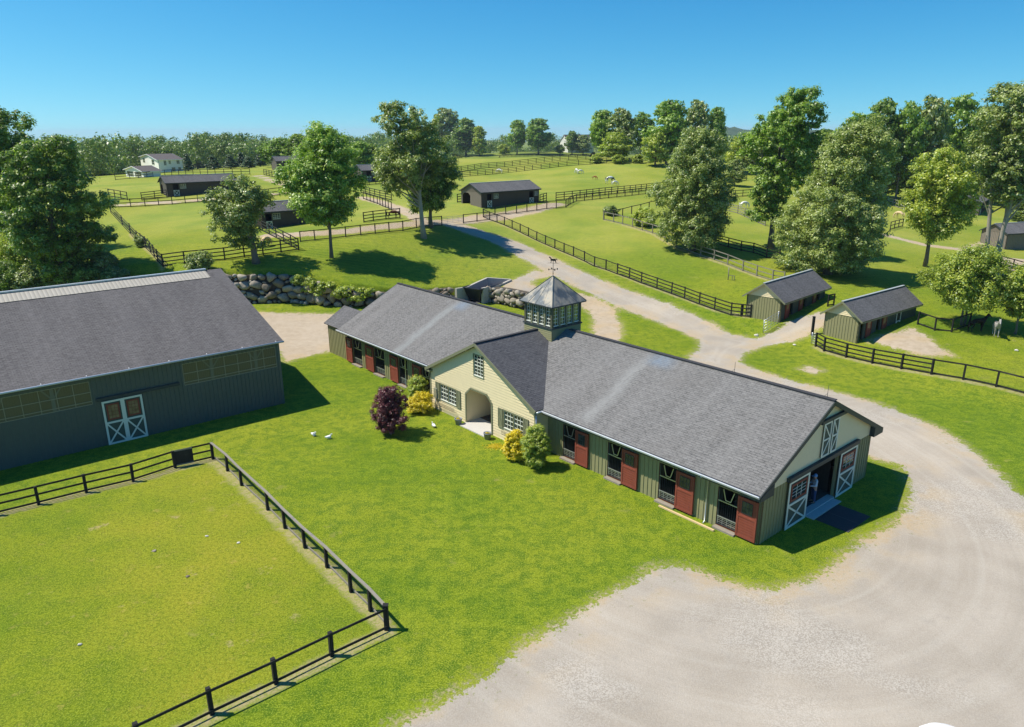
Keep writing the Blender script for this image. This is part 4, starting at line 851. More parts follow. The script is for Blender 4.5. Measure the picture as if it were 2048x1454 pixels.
shed('run_in_shed', 'olive board shed with two red doors and a white crossed door, behind the curved fence', 'shed', (1713.3, 687.3), 37.6, 11.75, 3.6, 2.55, 1.35, .35, .45, frontm='olive_dark', doors=(('open', .3, .6, 1.9), ('red', 1.3, .95, 2.2), ('open', 3.4, .7, 2.0), ('red', 4.4, .95, 2.2), ('xd', 7.3, .95, 2.25)), group='two small olive stable sheds')
GRP = 'dark brown horse sheds in the paddocks'
shed('horse_shed', 'long brown horse shed with two white crossed half doors, below the grazing ponies', 'shed', (963.5, 415.8), 38.8, 13.4, 6.2, 2.7, 1.35, .3, .3, 'shedgable', 'shedgable', 'shedbrown', trim='trimdark', doors=(('dutch', 1.2, 1.0, 2.3), ('dutch', 11.0, 1.0, 2.3)), wins=((2.7, 1.5, 3.7, 2.25), (12.25, 1.5, 13.1, 2.25)), group=GRP, clapgable=False, gopen=[(3.4, .02), (5.9, .02), (5.9, 1.9), (5.3, 2.4), (4., 2.4), (3.4, 1.9)])
shed('horse_shed', 'long brown horse shed with one white crossed half door, below the white house', 'shed', (336, 393.4), 40, 14, 4.6, 2.7, 1.2, .3, .3, 'shedgable', 'shedgable', 'shedbrown', trim='trimdark', doors=(('dutch', 1.2, 1.1, 2.4),), wins=((2.6, 1.5, 3.7, 2.3),), group=GRP, clapgable=False, gopen=[(2.6, .02), (4.3, .02), (4.3, 1.9), (3.9, 2.3), (2.9, 2.3), (2.6, 1.9)])
shed('horse_shed', 'brown horse shed half hidden between the leaning tree and the full maple', 'shed', (527, 458), 36, 11, 4, 2.6, 1.2, .3, .3, 'shedbrown', 'shedgable', 'shedbrown', trim='trimdark', doors=(('dutch', .5, .9, 2.2),), wins=((1.6, 1.35, 2.7, 2.15),), group=GRP, clapgable=False)
shed('horse_shed', 'small brown horse shed farthest up the hill beside the far wood', 'shed', (554.7, 341), 36, 11, 4.6, 2.7, 1.2, .3, .3, 'shedgable', 'shedgable', 'shedbrown', trim='trimdark', doors=(('dutch', 3.2, 1.2, 2.4),), wins=((4.8, 1.5, 5.8, 2.3),), group=GRP, clapgable=False)
shed('horse_shed', 'brown horse shed seen through the crown gap of the tall open tree', 'shed', (725.4, 363), 36, 13, 4.6, 2.7, 1.2, .3, .3, 'shedgable', 'shedgable', 'shedbrown', trim='trimdark', doors=(('dutch', 1.2, 1.1, 2.4),), wins=((2.6, 1.5, 3.7, 2.3),), group=GRP, clapgable=False)
shed('horse_shed', 'grey brown shed end standing under the bright maple on the right', 'shed', (1957, 431), 52, 11, 6, 2.7, 1.3, .3, .3, 'shedgable', 'shedgable', 'shedbrown', trim='trimdark', doors=(('dutch', .7, 1.1, 2.4),), group=GRP, clapgable=False, gopen=[(4, .8), (5.6, .8), (5.6, 1.8), (5.2, 2.2), (4.4, 2.2), (4, 1.8)])
shed('horse_shed', 'grey board shed cut by the right picture edge beside the three-stemmed tree', 'shed', (2009.5, 499), 16, 12, 5, 2.7, 1.3, .3, .3, 'shedgable', 'shedgable', 'shedgable', trim='trimdark', group=GRP, clapgable=False)
hs_ = shed('farmhouse', 'white two-storey farmhouse with brown roof at the foot of the far wood', 'house', (319.5, 345), 33, 15.5, 10.5, 6.2, 2.2, .5, .4, 'housewall', 'housewall', 'housewall', 'houseroof', 'pure', style=None, wins=((3.6, 3.6, 4.7, 5.6), (6.7, 4.2, 7.6, 5.6), (11.8, 4.2, 13.2, 5.6), (8.2, .4, 10.0, 2.2), (12.4, .6, 13.6, 2.2)), gwins=((2.2, 3.4, 3.5, 5.6), (7.6, 3.6, 8.8, 5.6)), fit=(368, 277, 320))
shed('garage', 'low white garage with brown roof joined in front of the farmhouse', 'garage', (288.3, 355), 42, 9.5, 9.2, 3.2, 2.3, .5, .4, 'housewall', 'housewall', 'housewall', 'houseroof', 'pure', style=None, gwins=((1.2, .1, 4.2, 2.3), (5.2, .1, 8.2, 2.3)), fit=(322, 252, 343))
shed('farmhouse', 'cream gabled house on the crest half hidden by trees', 'house', (1136, 299), 34, 24, 9.5, 6.0, 4.2, .5, .4, 'housewall', 'housewall', 'cream', 'houseroof', 'pure', style=None, h=8., wins=((3, 3, 4.4, 5), (10, 3, 11.4, 5)), gwins=((3.0, 2.6, 4.8, 4.6),))
# ================================================================== FENCES
def fence(pts, label, ht=1.45, rails=4, mat='blackwood', space=2.6, posts=None, post=.12, railh=.13, mesh=False, exact=False, railm=None, name='board_fence', group='paddock fences', sub=None, bottom=.12, top=None):
    W_ = [at(*p) for p in pts]; P_ = []
    for i, (a, b) in enumerate(zip(W_[:-1], W_[1:])):
        d = math.hypot(b[0]-a[0], b[1]-a[1]); n = 1 if exact else max(1, round(d/space))
        for k in range(n): f = k/n; P_.append((a[0]+(b[0]-a[0])*f, a[1]+(b[1]-a[1])*f))
    P_.append((W_[-1][0], W_[-1][1])); P_ = [(x, y, H(x, y)) for x, y in P_]; o = P_[0]
    root = thing(name, label, 'fence', o, 0, group); rng = random.Random(len(P_)*7+int(o[0]*10))
    L_ = [(x-o[0], y-o[1], z-o[2]) for x, y, z in P_]
    for (x, y, z) in L_:
        mb = MB(); q = post/2; j = rng.uniform(-.02, .02); mb.box((-q, -q, -.3), (q, q, ht+.06+j), M[mat]); ob = mb.build('post', root); ob.location = (x, y, z); ob.rotation_euler = (rng.uniform(-.02, .02), rng.uniform(-.02, .02), math.atan2(L_[1][1], L_[1][0]))
    hs = [ht-.03] if rails == 1 else [bottom+(ht-.03-bottom)*k/(rails-1) for k in range(rails)]
    for kx, h in enumerate(hs):
        mb = MB()
        for a, b in zip(L_[:-1], L_[1:]):
            n_ = U((-(b[1]-a[1]), b[0]-a[0], 0)).normalized()*(post/2+.02)
            mb.beam((a[0]+n_.x, a[1]+n_.y, a[2]+h), (b[0]+n_.x, b[1]+n_.y, b[2]+h), .035, railh, M[railm if railm else mat])
        if railm and kx == len(hs)-1:
            for a, b in zip(L_[:-1], L_[1:]): mb.beam((a[0], a[1], a[2]+ht+.08), (b[0], b[1], b[2]+ht+.08), .15, .035, M[railm])
        mb.build('rail', root)
    if mesh:
        mb = MB(); u = 0
        for a, b in zip(L_[:-1], L_[1:]):
            d = math.hypot(b[0]-a[0], b[1]-a[1]); n_ = U((-(b[1]-a[1]), b[0]-a[0], 0)).normalized()*(post/2+.045)
            q = [(a[0]+n_.x, a[1]+n_.y, a[2]+.05), (b[0]+n_.x, b[1]+n_.y, b[2]+.05), (b[0]+n_.x, b[1]+n_.y, b[2]+ht), (a[0]+n_.x, a[1]+n_.y, a[2]+ht)]
            mb.face(q, M['wire'], [(u, 0), (u+d, 0), (u+d, ht), (u, ht)]); u += d
        mb.build('wire_mesh', root)
    return root
PAD = 'front paddock fence runs'
fence([(-60,1045),(-12,1031),(77.7,1009),(173,985),(266.7,963),(350.7,935.6),(426,918)], 'black three-rail fence of the near paddock, running beside the arena barn', 1.12, 3, exact=True, railh=.11, post=.15, group=PAD)
fence([(426,918),(455,942),(483,971),(535.5,1020),(570,1056.6),(610,1096),(654,1135),(702,1184),(741,1222),(774,1259)], 'black fence of the near paddock with grey weathered top rail and wire mesh', 1.1, 2, exact=True, railm='greywood', mesh=True, railh=.1, post=.14, group=PAD)
fence([(774,1259),(663.6,1311.5),(552,1367),(424,1428),(279,1500),(100,1590)], 'black two-rail fence at the bottom left corner with tall corner post', 1.12, 2, exact=True, railh=.11, post=.16, bottom=.2, group=PAD)
fence([(1501,635),(1462,630.6),(1429,619.6),(1398.7,609),(1369,597.5),(1343,588),(1313.7,577.5),(1282.7,566.5),(1258.6,557),(1234.6,548.4)], 'black four-board fence beside the drive, ending at the olive shed', 1.4, 4, exact=True, group='fences along the drive')
fence([(1234.6,548.4),(1211.8,539.6),(1188.7,533),(1168.8,522.5),(1147,512.7),(1128,505),(1109.7,497),(1091,489),(1073.3,481),(1056.9,472.8),(1040.4,464.6),(1024.3,457.4),(1008.8,450.4),(994.2,445),(979.4,440),(966.7,434)], 'black single-rail mesh fence climbing beside the grey drive', 1.35, 2, exact=True, mesh=True, railh=.1, bottom=.1, group='fences along the drive')
fence([(966.7,434),(990,430),(1011.6,428),(1033,426.7),(1054,423.5),(1073.6,421),(1093.5,417.8),(1112.5,416.6),(1131.8,415),(1140,409),(1153,403),(1200,398),(1250,393),(1304,387),(1350,382)], 'black single-rail mesh fence in front of the long shed, bending up the paddock', 1.35, 2, mesh=True, railh=.1, bottom=.1, group='fences along the drive')
fence([(927,446.3),(954,443),(979.4,440)], 'short black fence stub by the gate at the head of the drive', 1.35, 2, exact=True, railh=.1, group='fences along the drive')
fence([(1111.9,401),(1160,396),(1210,390),(1260,385),(1303,380),(1360,374)], 'black four-board fence just below the grazing ponies', 1.5, 4)
fence([(1080,406),(1093,402)], 'short four-board fence at the right end of the long brown shed', 1.5, 4)
fence([(909,354.6),(1000,347),(1065,340),(1134,332),(1180,329),(1229,326),(1285,327)], 'lower black four-board fence crossing behind the white ponies', 1.5, 4, space=2.9)
fence([(909,345),(962,337),(1040,330),(1120,321),(1189,317)], 'second black four-board fence one strip above the white ponies', 1.5, 4, space=2.9)
fence([(905,316.5),(1000,314.5),(1080,312.5),(1150,312.8),(1190,316)], 'black fence along the far crest under the tree row', 1.5, 4, space=2.9)
fence([(1285,327),(1318,324),(1350,322)], 'pale grey fence closing the far paddock near the crest', 1.4, 3, 'greywood', space=3)
fence([(1206.8,439.5),(1227,444),(1245,448.5),(1265,454),(1284,460.5),(1304.8,466.5),(1330,477),(1352,487)], 'white-grey post and rail fence running into the big round tree', 1.35, 2, 'greywood', exact=True, railh=.12, bottom=.1, group='split rail fences')
fence([(1352,494),(1375,502),(1401,512),(1428,520),(1455,529.5),(1485,542),(1513,552),(1545,562),(1568,566)], 'grey split-rail fence behind the first olive shed', 1.35, 3, 'greywood', exact=True, railh=.11, group='split rail fences')
fence([(1208,438),(1227,436),(1245,433),(1263,428),(1281,424),(1298,419),(1320,413)], 'black single-rail fence around the shrub enclosure', 1.35, 1, exact=True, railh=.12)
fence([(1405,479),(1431,488),(1456.5,495),(1481.8,501.7),(1506,506),(1532.7,516),(1558.6,519)], 'black fence between the big round tree and the tall dark tree', 1.4, 4, exact=True)
fence([(1440,400),(1470,394),(1500,392),(1530,388)], 'black fence far behind the tall dark tree', 1.4, 3)
fence([(1445,420),(1475,427),(1503,440),(1530,452)], 'grey rail fence behind the big round tree', 1.4, 4, 'greywood')
fence([(1450,366),(1470,364),(1493,361)], 'short black fence end on the far right paddock', 1.4, 4)
fence([(1763,405),(1785,411),(1808,420)], 'grey rail fence between the two pale trees on the right', 1.4, 3, 'greywood')
fence([(1780,460),(1805,453)], 'short black fence beside the bright maple', 1.4, 3)
fence([(1925,437),(1941,435)], 'short black fence beside the shed under the maple', 1.4, 3)
fence([(1999.7,531),(2025,538),(2048,545),(2080,556)], 'black three-board fence at the right edge behind the three-stemmed tree', 1.4, 3)
fence([(326.5,533),(316,523),(309,514),(301.6,505),(292,496),(283,489),(275,483),(261,467.5),(245,450),(222,425)], 'black four-board fence running away along the left paddock', 1.5, 4, exact=True)
fence([(326.5,533),(369.7,527.5),(409,524),(450,520),(489,514),(526.6,509.7),(562.5,505),(597.5,500)], 'black four-board fence behind the leaning tree', 1.5, 4, exact=True)
fence([(597.5,500),(583,492),(568,484),(553,476),(539,469),(525,461)], 'black four-board fence running back to the half hidden shed', 1.5, 4, exact=True)
fence([(222,415.5),(262,414),(290.6,412.8),(317.8,410.6),(344.7,409),(371,406.6),(396,404.4),(422,402.5),(460,400),(500,397),(537.5,393),(559,390),(585,387)], 'long black three-board fence in front of the brown shed on the left', 1.5, 3)
fence([(284,401),(310,398),(334,395)], 'short black fence at the left end of the brown shed on the left', 1.5, 4)
fence([(218,393),(255,400)], 'short black fence behind the dark left tree', 1.5, 3)
fence([(231,360),(260,357.5),(294,355),(330,351),(372,350),(431,350),(500,349)], 'black fence in front of the white farmhouse', 1.5, 3)
fence([(528,350),(550,355),(580,360)], 'black fence below the farthest shed', 1.5, 4)
fence([(419,338),(470,335),(531,331)], 'dark fence at the foot of the conifers', 1.5, 3)
fence([(601,484),(630,481),(660,478),(691.5,474),(721.8,470.5),(750.5,467.4),(778.4,464.4),(806,462),(833,456),(858,453),(884,451)], 'black mesh fence behind the full maple and the tall open tree', 1.42, 2, exact=True, mesh=True, railh=.1, bottom=.1)
fence([(722.4,386),(740,391),(760,396),(783,401)], 'black four-board fence sloping down between the maple and the tall open tree', 1.5, 4)
fence([(727,398),(755,408),(783,420)], 'black single-rail fence below the sloping path', 1.4, 2)
fence([(728,445),(747,442),(772,439),(800,436)], 'black four-board fence by the chestnut horse', 1.5, 4, exact=True)
fence([(690,372),(725,371),(790,366),(850,362)], 'black fence in front of the shed behind the tall open tree', 1.5, 4)
fence([(915,405),(935,402)], 'short black fence left of the long brown shed', 1.5, 4)
fence([(1631,693),(1647.8,702.5),(1691.8,715),(1744,727),(1802,738),(1862.6,749)], 'black four-board fence curving in front of the second olive shed', 1.35, 4, exact=True, post=.15, group='right paddock fences')
fence([(1862.6,749),(1926,759.5),(1991.8,773.7),(2052,789.6),(2110,806)], 'black two-rail fence leaving the picture on the right', 1.35, 2, exact=True, post=.15, group='right paddock fences')
fence([(1835,649),(1869,661),(1903,664.5),(1938,652)], 'dark two-rail fence between the second olive shed and the standing horses', 1.3, 2, exact=True, group='right paddock fences')
fence([(1655,613),(1667,611)], 'short black fence at the far end of the first olive shed', 1.3, 3)
# gates
def gate(p, q, label, ht=1.4, bars=5, m='metal'):
    a, b = at(*p), at(*q); a[2] = H(a[0], a[1]); b[2] = H(b[0], b[1]); g = thing('farm_gate', label, 'gate', tuple(a), 0, 'metal farm gates'); d = U(b-a); mb = MB()
    mb.tube([(0, 0, .1), (0, 0, ht)], .04, M[m], 8); mb.tube([tuple(d+U((0, 0, .1))), tuple(d+U((0, 0, ht)))], .04, M[m], 8)
    for k in range(bars): z = .25+(ht-.3)*k/(bars-1); mb.tube([(0, 0, z), (d.x, d.y, d.z+z)], .022, M[m], 6)
    mb.build('frame', g); mb = MB()
    for k in (1, 2, 3): mb.beam(tuple(d*k/4+U((0, 0, .25))), tuple(d*k/4+U((0, 0, ht-.05))), .03, .03, M[m])
    mb.build('uprights', g)
gate((1526, 668), (1555, 650), 'silver metal gate leaf standing open by the first olive shed', 1.5)
gate((884, 451), (927, 446.3), 'wide metal gate across the head of the drive', 1.3)
gate((1631, 693), (1622, 690), 'small metal gate at the end of the curved fence', 1.3)
def stump(px, h, w_, label):
    p = at(*px); mb = MB(); mb.box((-w_/2, -w_/2, -.2), (w_/2, w_/2, h), M['blackwood']); mb.box((-w_/2-.02, -w_/2-.02, h), (w_/2+.02, w_/2+.02, h+.04), M['blackwood']); o = mb.build('gate_post'); o.location = (p[0], p[1], H(p[0], p[1])); tag(o, label, 'post', 'gate posts')
stump((1624, 670), 1.9, .22, 'black gate post in front of the second olive shed')
stump((1483, 632), 1.3, .25, 'black post beside the near corner of the first olive shed')
stump((774, 1259), 1.22, .2, 'thick corner post of the near paddock')
p = at(365, 929); a_, b_ = at(349, 934), at(388, 926); d_ = math.atan2(b_[1]-a_[1], b_[0]-a_[0])
pn = thing('plywood_panel', 'dark weathered board panel hung on the near paddock fence', 'panel', (a_[0], a_[1], 0), d_); L_ = math.hypot(b_[0]-a_[0], b_[1]-a_[1])
mb = MB(); mb.box((0, -.16, .15), (L_, -.11, 1.15), M['blackwood']); mb.box((0, -.18, 1.1), (L_, -.161, 1.2), M['greywood']); mb.box((0, -.18, .12), (L_, -.161, .2), M['greywood']); mb.build('board', pn)
# ================================================================== TREES
def interp(p, t): return np.interp(t, [q[0] for q in p], [q[1] for q in p])
OVAL = [(0, .45), (.12, .8), (.3, 1), (.55, .92), (.8, .62), (.95, .3), (1, .1)]
ROUND = [(0, .5), (.15, .88), (.4, 1), (.7, .85), (.9, .5), (1, .2)]
WIDE = [(0, .35), (.15, .7), (.4, .9), (.65, 1), (.85, .7), (1, .3)]
CONE = [(0, 1), (.2, .85), (.5, .55), (.8, .25), (1, .04)]
def boughs(rng, nb, H0, H1, Rw, prof, br, inner=.35, off=None):
    out = []; tries = 0; ph = rng.uniform(0, 6.28, 2)
    while len(out) < nb and tries < nb*30:
        best, bd = None, -1
        for _ in range(5):
            t = rng.uniform(0, 1); a = rng.uniform(0, 2*math.pi); r = interp(prof, t)*Rw*(1+.17*math.sin(3*a+ph[0]+5*t)+.13*math.sin(9*t+2*a+ph[1])-.06); rr = r*math.sqrt(rng.uniform(inner**2, 1)); 
            q = np.array([rr*math.cos(a), rr*math.sin(a), H0+(H1-H0)*t])
            if off is not None: q[:2] += [interp(off, t), 0]
            d = min([np.linalg.norm((q-o[:3])*[1, 1, 1.2]) for o in out[-60:]] or [9])
            if d > bd and rr >= r*inner: best, bd = q, d
        tries += 1
        if best is None: continue
        out.append(np.array([*best, br*rng.uniform(.65, 1.25)]))
    return np.array(out)
def leaves(rng, B_, per, size, squash=.62, up=.45, droop=0.):
    """leaf sprays around bough ends: most faces lie in the outer skin of each bough"""
    n = np.maximum((per*(B_[:, 3]/B_[:, 3].mean())**2).astype(int), 12); k = np.repeat(np.arange(len(B_)), n); N_ = len(k)
    d = rng.normal(size=(N_, 3)); d /= np.linalg.norm(d, axis=1)[:, None]
    # sub clumps
    ns = 9; sub = rng.normal(size=(len(B_), ns, 3)); sub /= np.linalg.norm(sub, axis=2)[..., None]; sub[..., 2] = sub[..., 2]*.8+.15
    c = sub[k, rng.integers(0, ns, N_)]; dd = c+d*rng.uniform(.15, .62, (N_, 1)); dd *= rng.uniform(.72, 1.08, (N_, 1))
    P_ = B_[k, :3]+dd*B_[k, 3:4]*[1, 1, squash]
    nrm = d*.9+dd*.5+[0, 0, up]+rng.normal(size=(N_, 3))*.35; nrm /= np.linalg.norm(nrm, axis=1)[:, None]
    t1 = np.cross(nrm, rng.normal(size=(N_, 3))); t1 /= np.linalg.norm(t1, axis=1)[:, None]; t2 = np.cross(nrm, t1)
    s = size*rng.uniform(.6, 1.3, (N_, 1)); a = t1*s*.62; b = t2*s*.36; P_[:, 2] -= droop*rng.uniform(0, 1, N_)
    V_ = np.stack([P_-a, P_-b+a*.1, P_+a, P_+b+a*.1], 1).reshape(-1, 3); Q_ = np.arange(len(V_)).reshape(-1, 4)
    bt = rng.uniform(-.18, .18, len(B_)); tint = np.clip(rng.beta(2.2, 2.2, N_)+bt[k], 0, 1); return V_, Q_, np.repeat(tint, 4)
def trunk_mesh(rng, B_, h, r0, lean=(0, 0), nl=14, mat='bark', stems=1, spread=0., start=.25, low=0.):
    mb = MB()
    for s in range(stems):
        a0 = 2*math.pi*s/max(stems, 1)+.5; off = U((math.cos(a0), math.sin(a0), 0))*spread*.25; out = U((math.cos(a0), math.sin(a0), 0))*spread
        pts = []; n = 7
        for i in range(n+1):
            f = i/n; pts.append(U((lean[0]*f+off.x+(out.x)*f+rng.normal()*.05*h/12*(f > 0), lean[1]*f+off.y+out.y*f+rng.normal()*.05*h/12*(f > 0), -.3+(h+.3)*f)))
        rad = [r0*(1.35 if i == 0 else (1-.78*i/n)) for i in range(n+1)]; mb.tube(pts, rad, M[mat], 9)
        idx = rng.permutation(len(B_))[:max(3, nl//stems)]
        for j in idx:
            tgt = U(B_[j, :3]); f = min(max((tgt.z*.62)/h, start), .92); x = f*n; i = min(int(x), n-1); p = pts[i].lerp(pts[i+1], x-i); rb = r0*(1-.78*f)*.55
            m = p.lerp(tgt, .5)+U((0, 0, -.06*(tgt-p).length)); mb.tube([p, m, tgt], [rb, rb*.6, rb*.2], M[mat], 5, cap=False)
    return mb
def tree(label, base, top, halfw, prof=OVAL, leafm='leaf', nb=90, br=.24, per=230, leaf=.34, crown0=.22, seed=1, name='broadleaf_tree', group='trees', lean=0., mat='bark', r0=None, stems=1, spread=0., off=None, h=None, inner=.35, squash=.78, nl=14, dx=0., droop=0., cat='tree', up=.9, z=None, fine=1.35):
    """base: foot in the view, top: view row of the crown's top, halfw: crown radius in view pixels"""
    rng = np.random.default_rng(seed); p = at(*base) if z is None else O+ray(*base)*z
    p[2] = H(p[0], p[1]) if z is None else p[2]; zz = depth(p)
    lo, hi = .3, 60
    for _ in range(40):
        mm = (lo+hi)/2
        if proj(p+[0, 0, mm])[1] > top: lo = mm
        else: hi = mm
    hgt = lo; Rw = halfw*zz/F
    root = thing(name, label, cat, tuple(p), 0, group)
    bz = br*Rw; pf = prof
    B_ = boughs(rng, nb, hgt*crown0+bz*.5, hgt-bz*.55, max(Rw-bz*.75, Rw*.4), pf, bz, inner, off=[(a, b*zz/F) for a, b in off] if off else None)
    V_, Q_, T_ = leaves(rng, B_, per*fine**1.7, leaf/fine, squash, up, droop)
    link('crown', npmesh('crown', V_, Q_, [M[leafm]], dict(tint=T_)), root)
    if r0 != 0: trunk_mesh(rng, B_, hgt*.82, r0 or (.011*hgt+.05), (lean*zz/F, 0), nl, mat, stems, spread).build('trunk', root)
    return root
G_Y = 'shade trees on the lawn bank'
tree('full symmetrical maple on the lawn bank, casting the round shadow', (663, 516), 250, 78, ROUND, 'leaf', 125, .25, 260, .36, .26, 11, group=G_Y, off=[(0, -4), (.5, -6), (.8, 10), (1, 0)])
tree('leaning grey-green tree with ivy-clad trunk beside the four-board fence', (513, 526), 350, 66, WIDE, 'leafg', 60, .27, 240, .30, .14, 12, group=G_Y, lean=-18, off=[(0, -4), (.15, -30), (.3, -38), (.6, -20), (1, -14)], r0=.42)
tree('tallest open-crowned tree with a long bare trunk at the head of the drive', (848, 476), 203, 92, [(0, .35), (.15, .75), (.35, .95), (.55, .75), (.8, .62), (1, .35)], 'leafg', 80, .185, 250, .36, .33, 13, group=G_Y, lean=-14, mat='barkpale', r0=.36, off=[(0, -35), (.3, -28), (.6, 0), (.8, -22), (1, -34)], nl=26)
tree('dark dense tree directly behind the tallest open-crowned tree', (862, 455), 262, 60, OVAL, 'leafd', 110, .26, 260, .36, .17, 14, group=G_Y, off=[(0, 0), (.5, 0), (1, 0)], r0=.3)
tree('very big round pale-green tree whose skirt reaches the grey fence', (1385, 500), 258, 78, [(0, .7), (.12, .92), (.4, 1), (.7, .82), (.9, .55), (1, .3)], 'leafg', 210, .2, 250, .30, .04, 15, group=G_Y, r0=.4, squash=.85)
tree('tall dark tree with a low hanging branch left of the biggest tree', (1541, 495), 176, 74, [(0, .3), (.15, .45), (.3, .85), (.6, 1), (.8, .8), (.93, .5), (1, .25)], 'leaf', 140, .19, 270, .38, .17, 16, group=G_Y, off=[(0, -22), (.4, 10), (.7, 4), (1, 30)], r0=.42)
tree('biggest pale tree spreading to the ground behind the olive sheds', (1655, 548), 236, 108, [(0, .78), (.12, .95), (.3, 1), (.5, .85), (.65, .68), (.85, .6), (1, .3)], 'leafg', 300, .17, 260, .30, .02, 17, group=G_Y, off=[(0, 0), (.5, 5), (.8, 30), (1, 35)], r0=.5)
tree('bright yellow-green maple between the tracks on the right', (1850, 533), 302, 74, WIDE, 'leafb', 105, .25, 260, .36, .24, 18, group=G_Y, r0=.3, off=[(0, 14), (.5, 12), (1, 0)])
tree('tall three-stemmed tree with pale bark at the right edge', (1982, 536), 166, 82, [(0, .55), (.2, .9), (.45, 1), (.7, .95), (.9, .6), (1, .3)], 'leafg', 150, .22, 250, .40, .34, 19, group=G_Y, stems=3, spread=2.2, mat='barkpale', r0=.36, off=[(0, 20), (1, -10)], nl=24)
tree('small bright multi-stemmed tree beside the two horses', (1925, 650), 500, 84, WIDE, 'leafb', 100, .26, 300, .24, .22, 20, group=G_Y, stems=2, spread=.8, r0=.12)
tree('small bright tree cut by the right edge beside the horses', (2030, 668), 536, 52, WIDE, 'leafb', 60, .3, 280, .24, .25, 21, group=G_Y, r0=.12)
tree('very tall tree cut by the left edge behind the arena barn', (18, 520), 200, 84, [(0, .5), (.3, .8), (.6, 1), (.85, .9), (1, .45)], 'leafd', 120, .24, 260, .40, .15, 22, group=G_Y, r0=.45, off=[(0, 0), (1, 10)])
tree('broad dark tree left of the paddock, behind the arena barn', (130, 575), 270, 112, [(0, .4), (.2, .8), (.42, 1), (.65, .9), (.85, .62), (1, .35)], 'leafd', 180, .165, 280, .36, .10, 23, group=G_Y, r0=.5, off=[(0, 0), (.4, 10), (.7, -5), (1, 10)])
for i, (b, t_, w_, lm) in enumerate([((20, 590), 525, 46, 'leafd'), ((75, 585), 530, 44, 'leafg'), ((170, 580), 528, 48, 'leafd'), ((235, 572), 538, 30, 'leafg'), ((30, 545), 470, 60, 'leafb'), ((215, 545), 505, 26, 'leafg')]):
    tree(['dark bush at the left edge above the arena roof', 'greyish bush above the arena roof, left of the broad dark tree', 'dark bush under the broad dark tree', 'low grey-green bush at the right foot of the broad dark tree', 'bright yellow-green thicket at the left edge', 'small pale bush by the corner of the left paddock'][i], b, t_, w_, ROUND, lm, 50, .3, 200, .26, .02, 40+i, 'bush', 'bushes behind the arena barn', r0=0, cat='bush')
tree('round pale bush standing behind the end of the arena roof ridge', (402, 545), 502, 29, ROUND, 'leafg', 50, .3, 220, .2, .02, 50, 'bush', 'lawn bushes', r0=0, cat='bush')
tree('thin pale bush growing through the left paddock fence', (281, 494), 470, 14, ROUND, 'leafg', 22, .35, 120, .2, .02, 51, 'bush', 'lawn bushes', r0=0, cat='bush')
tree('bright green shrub inside the rail enclosure', (1287, 452), 416, 27, ROUND, 'leafb', 40, .3, 200, .26, .02, 52, 'bush', 'lawn bushes', r0=0, cat='bush')
tree('grey shrub at the corner of the rail enclosure', (1222, 430), 412, 20, ROUND, 'leafg', 30, .3, 160, .22, .02, 53, 'bush', 'lawn bushes', r0=0, cat='bush')
# planting against the stable
def bush(label, px, top, hw, lm, nb=46, leaf=.09, per=260, seed=1, prof=ROUND, name='bush', cat='bush', **k):
    return tree(label, px, top, hw, prof, lm, nb, .28, per, leaf, k.pop('c0', .02), seed, name, 'planting in front of the stable', cat=cat, r0=k.pop('r0', 0), **k)
bush('purple-leaved japanese maple standing on the lawn', (783, 868), 771, 40, 'purple', 80, .11, 260, 60, [(0, .55), (.2, .85), (.5, 1), (.8, .8), (1, .35)], 'japanese_maple', 'small tree', r0=.05, c0=.05, stems=3, spread=.5, off=[(0, 0), (1, 0)])
bush('yellow flowering shrub left of the entry gable', (842, 824), 785, 28, 'yellow', 70, .085, 240, 61)
bush('tall green rhododendron with a few pink blooms left of the entry gable', (838, 800), 752, 26, 'leafb', 44, .11, 220, 62)
bush('yellow flowering shrub right of the entry window', (1030, 920), 860, 25, 'yellow', 80, .085, 280, 63)
bush('round green shrub in front of the corner right of the entry gable', (1072, 934), 852, 32, 'leafb', 90, .09, 280, 64)
# vine on the big wall
def vine(label, x0, x1, seed):
    rng = np.random.default_rng(seed); L_ = np.array(WALL); S_ = []
    for k in range(46):
        f = rng.uniform(0, 1); x = x0+(x1-x0)*f; y = np.interp(x, L_[:, 0], L_[:, 1])+.25; hh = np.interp(x, L_[:, 0], L_[:, 3]); zb = np.interp(x, L_[:, 0], L_[:, 2])
        S_.append([x, y+rng.uniform(-.75, .5), zb+hh*rng.uniform(.74-.25*math.sin(f*3.1), 1.15), rng.uniform(.3, .6)])
    S_ = np.array(S_); o = S_[0, :3].copy(); S_[:, :3] -= o; V_, Q_, T_ = leaves(rng, S_, 260, .19)
    ob = link('climbing_vine', npmesh('climbing_vine', V_, Q_, [M['leafb']], dict(tint=T_))); ob.location = o; tag(ob, label, 'vine', 'vines on the boulder wall')
vine('thick bright vine hanging over the boulder wall', -25.3, -21.6, 5); vine('thin bright vine trailing right along the wall top', -21.4, -16.6, 6)
